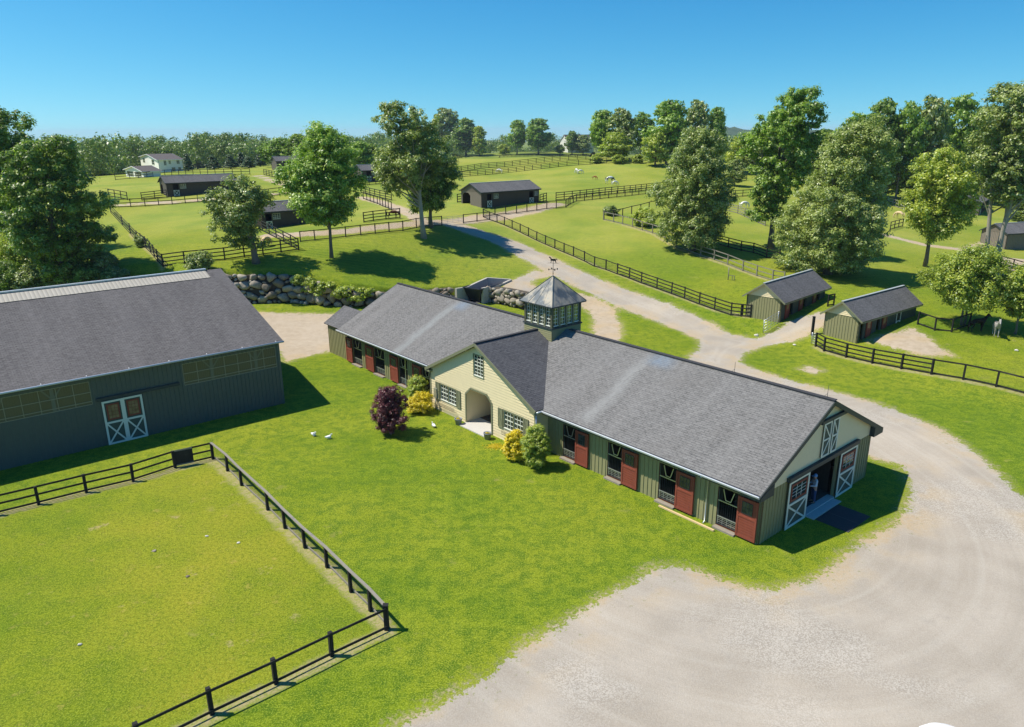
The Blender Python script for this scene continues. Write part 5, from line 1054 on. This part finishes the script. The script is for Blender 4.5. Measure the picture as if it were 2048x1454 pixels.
# ---- background trees: a few kinds grown once, then copied
PROTO = {}
def proto(key, hgt, Rw, prof, leafm, nb, br, per, leaf, seed, c0=.15, squash=.62, r0=.3, up=.45, inner=.4):
    rng = np.random.default_rng(seed); bz = br*Rw; B_ = boughs(rng, nb, hgt*c0+bz*.5, hgt-bz*.5, max(Rw-bz*.7, .3), prof, bz, inner)
    V_, Q_, T_ = leaves(rng, B_, per, leaf, squash, up); PROTO[key] = (npmesh('crown', V_, Q_, [M[leafm]], dict(tint=T_)), trunk_mesh(rng, B_, hgt*.8, r0, nl=8).build('trunk'), hgt, Rw)
    tr = PROTO[key][1]; me = tr.data; bpy.data.objects.remove(tr); PROTO[key] = (PROTO[key][0], me, hgt, Rw)
proto('round', 14, 5.5, ROUND, 'leaf', 80, .25, 170, .5, 71); proto('dark', 14, 5., OVAL, 'leafd', 80, .25, 170, .5, 72); proto('open', 18, 6.5, WIDE, 'leaf', 70, .22, 190, .5, 73, c0=.25)
proto('pale', 14, 6, ROUND, 'leafg', 90, .22, 160, .5, 74, c0=.08); proto('bright', 10, 4.5, ROUND, 'leafb', 60, .27, 160, .42, 75, c0=.08); proto('conifer', 12, 3.2, CONE, 'conifer', 110, .26, 110, .42, 76, c0=.03, squash=.45, up=.2, inner=.5); proto('shrub', 3, 2.2, ROUND, 'leafb', 26, .34, 130, .35, 77, c0=.02, r0=.06)
proto('golden', 10, 3.2, OVAL, 'leafb', 60, .28, 150, .4, 78, c0=.05)
def bg(kind, base, top, hw, label, group, h=None, name='broadleaf_tree'):
    p = at(*base) if h is None else gnd(base[0], base[1], h); p[2] = H(p[0], p[1]) if h is None else h; zz = depth(p); lo, hi = .5, 60
    for _ in range(40):
        mm = (lo+hi)/2
        if proj(p+[0, 0, mm])[1] > top: lo = mm
        else: hi = mm
    cr_, tr_, hh, Rw = PROTO[kind]; rng = random.Random(int(base[0]*13+base[1])); sx = hw*zz/F/Rw; sz = lo/hh
    root = thing(name, label, 'tree' if kind != 'shrub' else 'bush', tuple(p), rng.uniform(0, 6.28), group); root.scale = (sx, sx, sz)
    link('crown', cr_, root); link('trunk', tr_, root); return root
CR = 'trees on the far crest'
for a in [('pale', (893, 312), 217, 40, 'tall grey-green tree on the crest behind the open-crowned tree'), ('dark', (932, 312), 237, 33, 'dark rounded tree on the crest left of the golden tree'), ('golden', (959, 312), 249, 17, 'small golden-green pointed tree on the crest'),
          ('round', (1034, 308), 239, 22, 'left tree of the round pair on the crest'), ('round', (1077, 308), 236, 31, 'right and larger tree of the round pair on the crest'),
          ('shrub', (1008, 309), 288, 14, 'low bush left of the round pair'), ('dark', (1144, 308), 262, 17, 'dark tree in front of the cream house'), ('pale', (1166, 309), 270, 20, 'grey bushy tree right of the cream house'), ('dark', (1120, 309), 289, 12, 'low bush under the cream house gable'),
          ('round', (1205, 314), 219, 32, 'big crest tree left of the lawn house'), ('pale', (1240, 316), 217, 34, 'big pale crest tree in the middle of the group'), ('bright', (1230, 320), 262, 36, 'bright low-branched tree in front of the crest group'), ('open', (1280, 316), 224, 24, 'open tree at the right of the crest group'),
          ('round', (1332, 330), 199, 46, 'tall bright crest tree left of the poplar-like pair'), ('pale', (1388, 330), 201, 34, 'grey-green tall tree right of the bright crest tree'), ('round', (1425, 332), 213, 24, 'crest tree just left of the gap to the far hill'), ('bright', (1310, 332), 262, 30, 'bright small tree by the crest fence end'), ('bright', (1478, 345), 270, 34, 'bright hedge tree in front of the far hill'), ('pale', (1468, 372), 318, 26, 'pale bush beside the grey far fence')]:
    bg(*a[:4], a[4], CR, h=None, name='bush' if a[0] == 'shrub' else 'broadleaf_tree')
for i, (x, y) in enumerate([(1193, 326), (1238, 327), (1275, 326)]):
    bg('shrub', (x, y), y-18, 14+4*(i == 1), ['left', 'middle and widest', 'right'][i]+' of the three flat bushes in the far fence', 'flat bushes in the far fence', name='bush')
RT_ = 'wood on the right skyline'
for a in [('open', (1700, 400), 226, 50, 'dark open tree just right of the biggest tree'), ('dark', (1745, 402), 200, 52, 'tall dark flat-topped tree on the right skyline'), ('open', (1790, 405), 205, 46, 'tall tree with visible dark stem on the right skyline'), ('pale', (1835, 405), 194, 50, 'pale tall tree left of the three-stemmed tree'), ('open', (1890, 400), 190, 56, 'pale open tree beside the three-stemmed tree'), ('pale', (1950, 395), 215, 60, 'dense tree behind the three-stemmed tree'), ('dark', (2010, 398), 210, 60, 'dark tree at the right edge of the skyline'), ('open', (2060, 400), 205, 60, 'tree cut by the right edge of the skyline'),
          ('round', (1720, 398), 300, 46, 'low round tree at the edge of the right wood'), ('bright', (1770, 396), 318, 42, 'bright understorey tree in the right wood'), ('dark', (1830, 396), 310, 46, 'dark understorey tree in the right wood'), ('round', (1900, 400), 320, 46, 'round understorey tree behind the bright maple'), ('round', (1985, 405), 320, 50, 'understorey tree behind the pale stems'), ('bright', (2040, 420), 350, 40, 'bright bush tree near the right edge'), ('dark', (1640, 372), 260, 50, 'dark tree hidden behind the biggest tree'), ('round', (1590, 365), 268, 46, 'round tree behind the tall dark tree'), ('pale', (1520, 350), 268, 40, 'pale tree left behind the tall dark tree'), ('pale', (2045, 450), 395, 34, 'pale scrub at the right edge')]:
    bg(*a[:4], a[4], RT_)
LF = 'trees around the farmhouse'
for i, (x, t_, w_, y_) in enumerate([(377, 306, 12, 342), (396, 312, 14, 338), (409, 300, 13, 336), (428, 310, 17, 339), (447, 298, 13, 334), (462, 309, 16, 337), (484, 303, 14, 335), (497, 313, 16, 336), (521, 305, 13, 333)]):
    bg('conifer', (x, y_), t_, w_, 'dark conifer, '+['first', 'second', 'third', 'fourth', 'fifth', 'sixth', 'seventh', 'eighth', 'ninth'][i]+' from the farmhouse in its row', 'conifers by the farmhouse', name='conifer')
for a in [('bright', (180, 350), 300, 40, 'bright tree left of the garage'), ('bright', (225, 350), 305, 34, 'bright tree just behind the garage'), ('round', (260, 340), 296, 26, 'round tree behind the farmhouse gable'), ('pale', (130, 352), 296, 44, 'pale tree behind the broad dark tree'), ('round', (545, 334), 282, 26, 'round tree behind the farthest shed'), ('dark', (600, 334), 268, 34, 'dark tree left behind the full maple'), ('round', (640, 335), 268, 34, 'round tree behind the full maple'), ('dark', (680, 345), 282, 26, 'dark tree right behind the full maple'), ('round', (725, 350), 282, 30, 'round tree left of the tall open tree'), ('dark', (745, 348), 288, 24, 'dark tree behind the tall open tree'), ('round', (565, 334), 276, 30, 'spreading tree above the farthest shed'), ('pale', (40, 380), 300, 60, 'pale tree between the two big left trees')]:
    bg(*a[:4], a[4], LF)
# ---- far wood: a mass nobody could count
def wood(name, label, cells, seed, leafm='far'):
    rng = np.random.default_rng(seed); C_ = []
    for (xa, xb, z0, z1, n, hh, rr) in cells:
        for _ in range(n):
            px = rng.uniform(xa, xb); z_ = math.sqrt(rng.uniform(z0**2, z1**2)); x = (px-1024)/F*z_; y = z_; g = H(x, y); r = rr*rng.uniform(.7, 1.3); h_ = hh*rng.uniform(.8, 1.2)
            for _k in range(5): C_.append([x+rng.normal()*r*.5, y+rng.normal()*r*.5, g+h_-r*.9+rng.uniform(-.5, .2)*r, r*.62])
            C_.append([x, y, g+h_*.35, r*.8])
    C_ = np.array(C_); V_, Q_, T_ = leaves(rng, C_, 105, .85, .8)
    tag(link(name, npmesh(name, V_, Q_, [M[leafm]], dict(tint=T_))), label, 'wood', None, 'stuff')
wood('far_wood', 'broad green wood closing the view behind the farm', [(-60, 760, 380, 520, 420, 17, 5), (-60, 900, 520, 900, 420, 20, 6), (1420, 2150, 300, 520, 200, 14, 5.5), (1200, 2150, 520, 900, 160, 15, 6), (-60, 270, 255, 380, 150, 13, 4.5), (780, 1420, 560, 900, 150, 14, 6)], 91)
# ---- far hills
def hillmesh(name, label, a0, a1, dist, hgt, wid, seed):
    rng = np.random.default_rng(seed); n = 90; m = 14; A_ = np.linspace(a0, a1, n); ph = rng.uniform(0, 6.28, 6); V_ = []
    for j in range(m):
        f = j/(m-1)
        for a in A_:
            e = sum(math.sin(a*k_*9+ph[k_ % 6])/k_ for k_ in range(1, 6))*.28+.75; env = math.sin(math.pi*min(max((a-a0)/(a1-a0), 0), 1))**.5
            z_ = -40+(hgt+40)*e*env*math.sin(math.pi*f)+rng.normal()*2.2; d = dist+wid*(f-.5); V_.append([math.sin(a)*d, math.cos(a)*d, z_])
    I = np.arange(n*m).reshape(m, n); Q_ = np.stack([I[:-1, :-1], I[:-1, 1:], I[1:, 1:], I[1:, :-1]], -1).reshape(-1, 4)
    t = T(name+'_woods'); nz = t.noise(t.pos(), .02, 6, .75); mt = t.out(t.mix(t.ramp(nz, .35, .65), (.022, .05, .018), (.06, .10, .03)), .95, .05)
    tag(link(name, npmesh(name, V_, Q_, [mt], smooth=True)), label, None, None, 'structure')
hillmesh('far_hill', 'low wooded hill far behind the farm', -.62, .12, 5200, -35, 900, 4)
hillmesh('nearer_hill', 'wooded hill ridge on the right skyline', .1, .62, 2600, 26, 900, 5)
# ================================================================== FIGURES: skinned bodies
def skin(name, joints, bones, mat, parent, sub=2, rootj=0):
    """joints: {key:(x,y,z,r)}; bones: pairs; grown as one continuous surface"""
    keys = list(joints); me = bpy.data.meshes.new(name+'_sk'); me.from_pydata([joints[k][:3] for k in keys], [(keys.index(a), keys.index(b)) for a, b in bones], [])
    ob = bpy.data.objects.new(name+'_sk', me); COL.objects.link(ob); ob.modifiers.new('s', 'SKIN'); sv = me.skin_vertices[0].data
    for i, k in enumerate(keys): r_ = joints[k][3]; sv[i].radius = (r_, r_) if not isinstance(r_, tuple) else r_; sv[i].use_root = (i == rootj)
    md = ob.modifiers.new('u', 'SUBSURF'); md.levels = sub; md.render_levels = sub
    dg = bpy.context.evaluated_depsgraph_get(); dg.update(); m2 = bpy.data.meshes.new_from_object(ob.evaluated_get(dg)); m2.name = name
    bpy.data.objects.remove(ob); bpy.data.meshes.remove(me); m2.materials.clear(); m2.materials.append(mat)
    for p_ in m2.polygons: p_.use_smooth = True
    return link(name, m2, parent) if parent is not None else m2
M['skin'] = painted('skin', (.50, .30, .21), .05, .6); M['hair'] = painted('brown_hair', (.06, .035, .02), .2, .8)
M['capblue'] = painted('light_blue_cap', (.16, .38, .68), .05, .8); M['shirt'] = painted('pale_blue_shirt', (.55, .62, .70), .08, .9); M['plaid'] = painted('dark_red_shirt', (.30, .05, .06), .3, .9); M['jeans'] = painted('blue_jeans', (.04, .07, .16), .2, .9); M['boot'] = painted('dark_boots', (.03, .025, .02), .1, .7)
def person(loc_, rz, label, shirt, trousers, cap, bent):
    t = thing('person', label, 'person', loc_, rz, None)
    # facing -y; arms forward
    hz = 1.0; J = dict(pelvis=(0, 0, .96, .13), waist=(0, -.01, 1.1, .12), chest=(0, -.02, 1.32, .135), neckb=(0, -.01, 1.47, .07), neck=(0, -.03, 1.54, .055), head=(0, -.05, 1.64, .088), crown=(0, -.045, 1.71, .08))
    B_ = [('pelvis', 'waist'), ('waist', 'chest'), ('chest', 'neckb'), ('neckb', 'neck'), ('neck', 'head'), ('head', 'crown')]
    for s, n in ((-1, 'l'), (1, 'r')):
        f = -.28 if (bent == n or bent == 'both') else .0
        J.update({n+'sh': (s*.19, -.01, 1.43, .06), n+'el': (s*.24, -.04-.06*(f < 0), 1.17, .045), n+'wr': (s*(.17 if f else .25), -.09+f, 1.14 if f else .93, .028), n+'hand': (s*(.13 if f else .25), -.13+f, 1.16 if f else .86, .033),
                  n+'hip': (s*.1, 0, .9, .095), n+'kn': (s*.12, -.03, .5, .062), n+'an': (s*.12, .02, .09, .042), n+'toe': (s*.13, -.15, .04, .04)})
        B_ += [('neckb', n+'sh'), (n+'sh', n+'el'), (n+'el', n+'wr'), (n+'wr', n+'hand'), ('pelvis', n+'hip'), (n+'hip', n+'kn'), (n+'kn', n+'an'), (n+'an', n+'toe')]
        for k_, (dx, ln) in enumerate([(-.026, .062), (-.009, .078), (.009, .084), (.026, .07)]):
            hx, hy, hz_ = J[n+'hand'][:3]; d = U((0, -.7, -.5)) if f else U((0, -.2, -.95)); J[n+'f%d' % k_] = (hx+dx, hy+d.y*ln*.6, hz_+d.z*ln*.6, .010); J[n+'g%d' % k_] = (hx+dx, hy+d.y*ln-.012, hz_+d.z*ln, .008); B_ += [(n+'hand', n+'f%d' % k_), (n+'f%d' % k_, n+'g%d' % k_)]
        hx, hy, hz_ = J[n+'hand'][:3]; J[n+'t0'] = (hx-s*.035, hy-.02, hz_, .011); J[n+'t1'] = (hx-s*.045, hy-.045, hz_-.02, .009); B_ += [(n+'hand', n+'t0'), (n+'t0', n+'t1')]
    skin('body', J, B_, M['skin'], t)
    G = lambda ks, e: {k: (*J[k][:3], J[k][3]+e) for k in ks}
    top = ['waist', 'chest', 'neckb', 'pelvis']+[n+q for n in 'lr' for q in ('sh', 'el', 'wr')]
    D = G(top, .022); D['neckb'] = (*J['neckb'][:3], .075); D['lwr'] = (*J['lwr'][:3], .04); D['rwr'] = (*J['rwr'][:3], .04)
    skin('shirt', D, [('pelvis', 'waist'), ('waist', 'chest'), ('chest', 'neckb')]+[(a+x, b+y) if a else ('neckb', b+y) for n in 'lr' for a, x, b, y in (('', '', n, 'sh'), (n, 'sh', n, 'el'), (n, 'el', n, 'wr'))], shirt, t, rootj=3)
    D = G(['pelvis']+[n+q for n in 'lr' for q in ('hip', 'kn', 'an')], .024); D['waist'] = (0, -.01, 1.03, .135)
    skin('jeans', D, [('waist', 'pelvis')]+[x for n in 'lr' for x in (('pelvis', n+'hip'), (n+'hip', n+'kn'), (n+'kn', n+'an'))], trousers, t)
    for n in 'lr':
        D = {'a': (*J[n+'an'][:3], .056), 'b': (J[n+'an'][0], .03, .05, .055), 'c': (*J[n+'toe'][:3], .048)}; skin('boot', D, [('a', 'b'), ('b', 'c')], M['boot'], t)
    mb = MB(); hx, hy, hz = 0, -.055, 1.665      # face: nose, brows, ears, mouth
    mb.tube([(0, hy-.085, hz+.02), (0, hy-.115, hz-.015)], [.010, .016], M['skin'], 6)
    for s in (-1, 1): mb.tube([(s*.088, hy+.01, hz+.02), (s*.094, hy+.012, hz-.025)], [.016, .012], M['skin'], 6)
    mb.build('nose_and_ears', t)
    mb = MB()
    for s in (-1, 1): mb.tube([(s*.034-.01, hy-.083, hz+.022), (s*.034+.01, hy-.083, hz+.022)], .007, M['hair'], 5)
    mb.tube([(-.022, hy-.084, hz-.045), (.022, hy-.084, hz-.045)], .005, M['reddark'], 5); mb.build('eyes_and_mouth', t)
    mb = MB(); mb.lathe([(.108, -.02), (.112, .02), (.104, .065), (.07, .105), (0, .118)], cap, 14, (0, hy+.012, hz+.02))
    if cap is not M['hair']: mb.hexa([(-.08, hy-.075, hz+.022), (.08, hy-.075, hz+.022), (.055, hy-.20, hz+.01), (-.055, hy-.20, hz+.01), (-.08, hy-.075, hz+.036), (.08, hy-.075, hz+.036), (.055, hy-.20, hz+.02), (-.055, hy-.20, hz+.02)], cap)
    mb.build('cap' if cap is not M['hair'] else 'hair', t); return t
hd = math.atan2(SD[1], SD[0])
person(tuple(SW(.35, 6.3, .1)), hd+math.pi/2+.9, 'person in light blue cap, pale shirt and jeans standing in the barn doorway', M['shirt'], M['jeans'], M['capblue'], 'both')
person(tuple(SW(.75, 5.7, .1)), hd+math.pi/2-1.9, 'person in dark red shirt half hidden by the left sliding door', M['plaid'], M['boot'], M['hair'], 'l')
# ---- horses
def horse_meshes():
    out = {}
    for pose in ('graze', 'stand'):
        J = dict(rump=(-.62, 0, 1.18, .24), loin=(-.25, 0, 1.18, .25), belly=(.08, 0, 1.12, .29), chest=(.42, 0, 1.14, .27), brisket=(.60, 0, 1.12, .2))
        if pose == 'graze': J.update(nk1=(.80, 0, 1.08, .155), nk2=(1.05, 0, .78, .11), poll=(1.22, 0, .50, .095), cheek=(1.22, 0, .36, .085), muz=(1.15, 0, .12, .05))
        else: J.update(nk1=(.76, 0, 1.32, .16), nk2=(.95, 0, 1.56, .115), poll=(1.08, 0, 1.74, .095), cheek=(1.2, 0, 1.64, .09), muz=(1.44, 0, 1.44, .055))
        B_ = [('rump', 'loin'), ('loin', 'belly'), ('belly', 'chest'), ('chest', 'brisket'), ('brisket', 'nk1'), ('nk1', 'nk2'), ('nk2', 'poll'), ('poll', 'cheek'), ('cheek', 'muz')]
        for s, n in ((-1, 'l'), (1, 'r')):
            k = .1 if s > 0 else -.06
            J.update({n+'sh': (.5, s*.13, .9, .11), n+'fk': (.50+k, s*.14, .50, .052), n+'ff': (.50+k, s*.14, .16, .036), n+'fh': (.53+k, s*.14, .05, .05),
                      n+'th': (-.62, s*.15, .92, .14), n+'st': (-.50-k, s*.15, .72, .085), n+'hk': (-.74-k, s*.14, .48, .052), n+'hf': (-.68-k, s*.14, .15, .036), n+'hh': (-.64-k, s*.14, .05, .05)})
            B_ += [('brisket', n+'sh'), (n+'sh', n+'fk'), (n+'fk', n+'ff'), (n+'ff', n+'fh'), ('rump', n+'th'), (n+'th', n+'st'), (n+'st', n+'hk'), (n+'hk', n+'hf'), (n+'hf', n+'hh')]
            e = J['poll']; J[n+'ear'] = (e[0]-.02, s*.05, e[2]+.08, .028); J[n+'ear2'] = (e[0]-.03, s*.06, e[2]+.17, .012); B_ += [('poll', n+'ear'), (n+'ear', n+'ear2')]
        out[pose] = (J, B_)
    return out
HM = horse_meshes()
def coat(name, a, b=None, sc=1.6, th=.5):
    t = T(name); return t.out(a if b is None else t.mix(t.ramp(t.noise(t.obj(), sc, 2), th-.03, th+.03), a, b), .7, .25)
COATS = dict(white=coat('white_coat', (.70, .68, .62)), pied=coat('pied_coat', (.74, .73, .70), (.03, .028, .025), 1.2, .5), chestnut=coat('chestnut_coat', (.30, .10, .03)), bay=coat('dark_bay_coat', (.10, .03, .018)), black=coat('black_coat', (.012, .011, .011)), grey=coat('grey_coat', (.34, .32, .30)), cream=coat('palomino_coat', (.62, .46, .26)))
HC_ = {}
def horse(px, rz, c, pose, sc, label, mane=None, blanket=None):
    key = (c, pose)
    if key not in HC_:
        J, B_ = HM[pose]; HC_[key] = skin('body', J, B_, COATS[c], None)
    p = at(*px); t = thing('horse', label, 'horse', (p[0], p[1], H(p[0], p[1])), rz, 'horses and ponies'); t.scale = (sc,)*3; link('body', HC_[key], t)
    J = HM[pose][0]; mm = COATS[mane or c]; mb = MB(); mb.tube([(-.86, 0, 1.26), (-.98, 0, 1.1), (-1.0, 0, .7), (-.95, 0, .45)], [.04, .07, .07, .02], mm, 7); mb.build('tail', t)
    mb = MB(); pts = [J['nk1'], J['nk2'], J['poll']]
    for a, b in zip(pts[:-1], pts[1:]):
        a_, b_ = U(a[:3]), U(b[:3]); n_ = (b_-a_).cross(U((0, 1, 0))).normalized(); n_ = n_ if n_.z > 0 or pose == 'graze' and n_.x > 0 else -n_
        mb.beam(a_+n_*a[3]*.9, b_+n_*b[3]*.9, .05, .12, mm)
    mb.build('mane', t)
    if blanket: mb = MB(); mb.tube([(-.8, 0, 1.15), (-.55, 0, 1.18), (0, 0, 1.12), (.45, 0, 1.14)], [.2, .29, .33, .3], blanket, 14); mb.build('blanket', t)
    return t
horse((999, 347), 2.6, 'white', 'graze', 1.0, 'white pony grazing alone above the long brown shed')
horse((1153, 347), 1.9, 'white', 'graze', 1.0, 'left white pony of the close pair in the high paddock')
horse((1160, 347.5), .3, 'white', 'graze', .85, 'right white pony of the close pair in the high paddock')
horse((1189, 359), -.5, 'chestnut', 'graze', .7, 'small chestnut pony grazing by itself')
horse((1219, 367.5), .5, 'pied', 'graze', 1.35, 'big black and white pony, largest on the high paddock')
horse((1229, 371), .3, 'white', 'graze', .85, 'small white pony right next to the black and white one')
horse((786, 437.5), 0.1, 'bay', 'graze', .95, 'dark bay horse behind the fence by the drive head', mane='black')
horse((532, 493), 1.2, 'cream', 'graze', .95, 'palomino horse behind the leaning tree trunk')
horse((1952, 664), .15, 'black', 'stand', 1.0, 'black horse standing in the shade of the small bright tree', mane='black')
horse((1990, 672), -2.0, 'grey', 'stand', 1.05, 'grey horse with white legs in front of the right-hand tree', mane='white')
horse((1798, 438), 2.0, 'cream', 'graze', 1.1, 'cream horse behind the rails beside the bright maple')
horse((1487, 417), 0.3, 'white', 'graze', 1.0, 'white horse behind the fence between the two big trees')
# ---- small things near the stable
def place(px, h=None):
    p = at(*px); return (float(p[0]), float(p[1]), H(p[0], p[1]))
for px, lb in (((917, 849), 'grey flower pot left of the entry path'), ((975, 878), 'grey flower pot right of the entry path')):
    t_ = thing('flower_pot', lb, 'plant pot', place(px), .4, 'pots by the entry'); mb = MB(); mb.lathe([(0, 0), (.2, 0), (.27, .42), (.29, .42), (.29, .48), (.25, .48), (.24, .4), (0, .4)], M['pot'], 20); mb.build('pot', t_)
    mb = MB(); mb.lathe([(.24, .41), (0, .43)], M['dirt'], 16); mb.build('soil', t_)
    rng = np.random.default_rng(int(px[0])); B_ = np.array([[rng.uniform(-.12, .12), rng.uniform(-.12, .12), .47, .09] for _ in range(6)]); V_, Q_, T_ = leaves(rng, B_, 26, .05); link('flowers', npmesh('flowers', V_, Q_, [M['yellow']], dict(tint=T_)), t_)
def duck(px, rz, label, lie=False):
    t_ = thing('duck', label, 'duck', place(px), rz, 'white ducks on the lawn'); J = dict(tail=(-.24, 0, .2, .03), rump=(-.12, 0, .16, .085), body=(.02, 0, .15, .115), breast=(.13, 0, .17, .085), neck=(.18, 0, .27, .035), head=(.21, 0, .36, .045), bill=(.30, 0, .34, .016))
    skin('body', J, [('tail', 'rump'), ('rump', 'body'), ('body', 'breast'), ('breast', 'neck'), ('neck', 'head'), ('head', 'bill')], M['pure'], t_, rootj=2)
    mb = MB(); mb.beam((.25, 0, .345), (.325, 0, .335), .035, .018, M['plank']); mb.build('bill', t_)
    for s in (-1, 1): mb = MB(); mb.tube([(0, s*.05, .1), (.0, s*.05, .01), (.07, s*.05, .005)], [.012, .01, .018], M['plank'], 5); mb.build('leg', t_)
duck((657, 878), .3, 'white duck on the lawn left of the purple maple'); duck((868, 855), 2.2, 'white duck on the lawn between purple maple and entry'); duck((627, 872), -.6, 'smaller-looking white duck, farthest left on the lawn')
def rock(px, r_, label, seed, mat='stone', flat=.6):
    rng = np.random.default_rng(seed); me = boulder_mesh('stone', rng, np.array([0, 0, r_*flat*.5]), r_, r_*.8, r_*flat, rng.uniform(0, 3)); o = link('stone', me); o.location = place(px); tag(o, label, 'stone', 'loose stones'); o.data.materials[0] = M[mat]
M['palestone'] = painted('pale_stone', (.62, .58, .50), .15, .9)
rock((160, 1290), .11, 'small white stone in the lower left of the near paddock', 1, 'palestone'); rock((414, 1072), .13, 'pale flat stone in the upper part of the near paddock', 2, 'palestone', .25); rock((477, 1086), .13, 'pale stone near the mesh fence of the near paddock', 3, 'palestone', .3); rock((309, 1102), .16, 'brownish flat stone left in the near paddock', 4, 'stone', .25); rock((376, 1153), .14, 'reddish flat stone in the middle of the near paddock', 5, 'stone', .25)
rock((1512, 672), .32, 'pale stone at the grass tip by the open gate', 6, 'palestone'); rock((2033, 702), .2, 'white stone in the right paddock', 7, 'palestone'); rock((1590, 690), .25, 'flat grey stone beside the track to the second shed', 8, 'palestone', .3)
mb = MB(True); mb.box((-2.5, 4.7, .004), (-.65, 7.3, .03), M['mat']); mb.box((-2.5, 5.98, .03), (-.65, 6.02, .034), M['trimdark']); o_ = mb.build('rubber_mat'); o_.location = tuple(SC); o_.rotation_euler = (0, 0, math.atan2(-SD[1], -SD[0])); tag(o_, 'dark rubber mat laid in front of the open barn doorway', 'mat')
mb = MB(True); mb.box((2.3, -.62, .01), (6.0, -.5, .09), M['plank']); o_ = mb.build('timber_plank'); o_.location = tuple(SC); o_.rotation_euler = (0, 0, math.atan2(-SD[1], -SD[0])); tag(o_, 'new pale timber plank lying on the grass below the stall doors', 'plank')
mb = MB(True); mb.lathe([(.05, -.07), (.075, 0), (.05, .06), (0, .07)], M['pure'], 12, (3.75, 0, 0)); o_ = mb.build('flood_lamp', stable); o_.location = (0, -.22, 2.68)
mb = MB(); mb.tube([(0, 0, -.2), (0, 0, 1.6)], .06, M['greywood'], 6); mb.beam((0, 0, .6), (.7, -.3, .6), .06, .06, M['greywood']); mb.beam((.7, -.3, -.1), (.7, -.3, .6), .06, .06, M['greywood']); mb.beam((.45, -.2, -.1), (.45, -.2, .6), .06, .06, M['greywood']); o_ = mb.build('wooden_trestle'); o_.location = place((1456, 560)); tag(o_, 'leaning grey post with small trestle by the split-rail fence', 'post')
rng = np.random.default_rng(4); c0 = np.array(place((990, 893))); q_ = c0[None]+np.stack([rng.normal(size=420)*.28, rng.normal(size=420)*.22, np.full(420, .03)], 1); B_ = np.concatenate([q_, np.full((420, 1), .04)], 1)
V_, Q_, T_ = leaves(rng, B_, 3, .035); tag(link('fallen_petals', npmesh('fallen_petals', V_, Q_, [M['yellow']], dict(tint=T_))), 'scattered yellow petals on the lawn by the right flower pot', None, None, 'stuff')
# ---- utility cart cut by the bottom edge
cw = painted('white_plastic', (.80, .80, .78), .01, .3, .5)
pt = gnd(1872, 1443, 1.9); ct = thing('utility_cart', 'white-roofed utility cart cut by the bottom edge of the picture', 'cart', (pt[0], pt[1]-.8, 0), 0.05)
mb = MB(); rows = []
for y, e, dz in ((-.95, .82, -.08), (-.8, .97, -.02), (-.3, 1, .02), (.3, 1, .02), (.62, .97, -.01), (.78, .80, -.05), (.84, .5, -.08)):
    rows.append([(x*e*.66, y, 1.9+dz-.10*abs(x)**2.4) for x in np.linspace(-1, 1, 11)])
for a, b in zip(rows[:-1], rows[1:]):
    for k in range(10): mb.face([a[k], a[k+1], b[k+1], b[k]], cw, sm=True); mb.face([(p_[0], p_[1], p_[2]-.05) for p_ in (b[k], b[k+1], a[k+1], a[k])], cw)
mb.build('canopy', ct)
mb = MB(); mb.box((-.6, -1.15, .3), (.6, .95, .42), M['black']); mb.hexa([(-.55, .55, .42), (.55, .55, .42), (.45, 1.3, .4), (-.45, 1.3, .4), (-.55, .55, .85), (.55, .55, .85), (.4, 1.2, .62), (-.4, 1.2, .62)], cw); mb.box((-.6, -1.15, .42), (.6, -.5, .72), cw); mb.build('body', ct)
mb = MB(); mb.box((-.55, -.5, .72), (.55, .0, .85), M['black']); mb.hexa([(-.55, -.62, .85), (.55, -.62, .85), (.55, -.5, .85), (-.55, -.5, .85), (-.55, -.72, 1.3), (.55, -.72, 1.3), (.55, -.62, 1.3), (-.55, -.62, 1.3)], M['black']); mb.build('seat', ct)
for x in (-.55, .55):
    for y0_, y1_ in ((-.75, -.75), (.62, .5)): mb = MB(); mb.tube([(x, y0_, .6), (x*.95, y1_, 1.8)], .02, M['black'], 6); mb.build('canopy_post', ct)
    for y in (-.75, .85): mb = MB(); mb.tube([(x-.1, y, .24), (x+.1, y, .24)], .24, M['black'], 18); wh_ = mb.build('wheel', ct); mb = MB(); mb.tube([(x-.11, y, .24), (x+.11, y, .24)], .11, M['metal'], 12); mb.build('rim', wh_)
mb = MB(); mb.tube([(.0, .6, .8), (-.15, .25, 1.05)], .025, M['black'], 6); mb.build('steering_column', ct)
mb = MB(); mb.tube([(-.53, .55, 1.35), (-.98, .72, 1.45)], .015, M['black'], 5); mb.box((-1.4, .68, 1.36), (-1.12, .76, 1.62), M['black']); mb.beam((-.98, .72, 1.45), (-1.13, .72, 1.48), .03, .03, M['black']); mi_ = mb.build('side_mirror', ct)
mb = MB(); mb.box((-1.37, .665, 1.39), (-1.15, .679, 1.59), painted('mirror_glass', (.75, .8, .85), .02, .1, .8, .9)); mb.build('mirror_glass', mi_)
# ---- thin air: distant things fade
HAZE = True
if HAZE:
    mb = MB(); mb.box((-6500, -400, -60), (6500, 6500, 46), None or bpy.data.materials.new('haze_air')); hz_ = mb.build('haze'); hm = hz_.data.materials[0]; hm.use_nodes = True; hm.node_tree.nodes.clear()
    ho = hm.node_tree.nodes.new('ShaderNodeOutputMaterial'); pv = hm.node_tree.nodes.new('ShaderNodeVolumePrincipled'); pv.inputs['Color'].default_value = (.75, .86, 1, 1); pv.inputs['Density'].default_value = .00010; hm.node_tree.links.new(pv.outputs[0], ho.inputs[1]); tag(hz_, kind='stuff', label='thin blue air over the far hills')
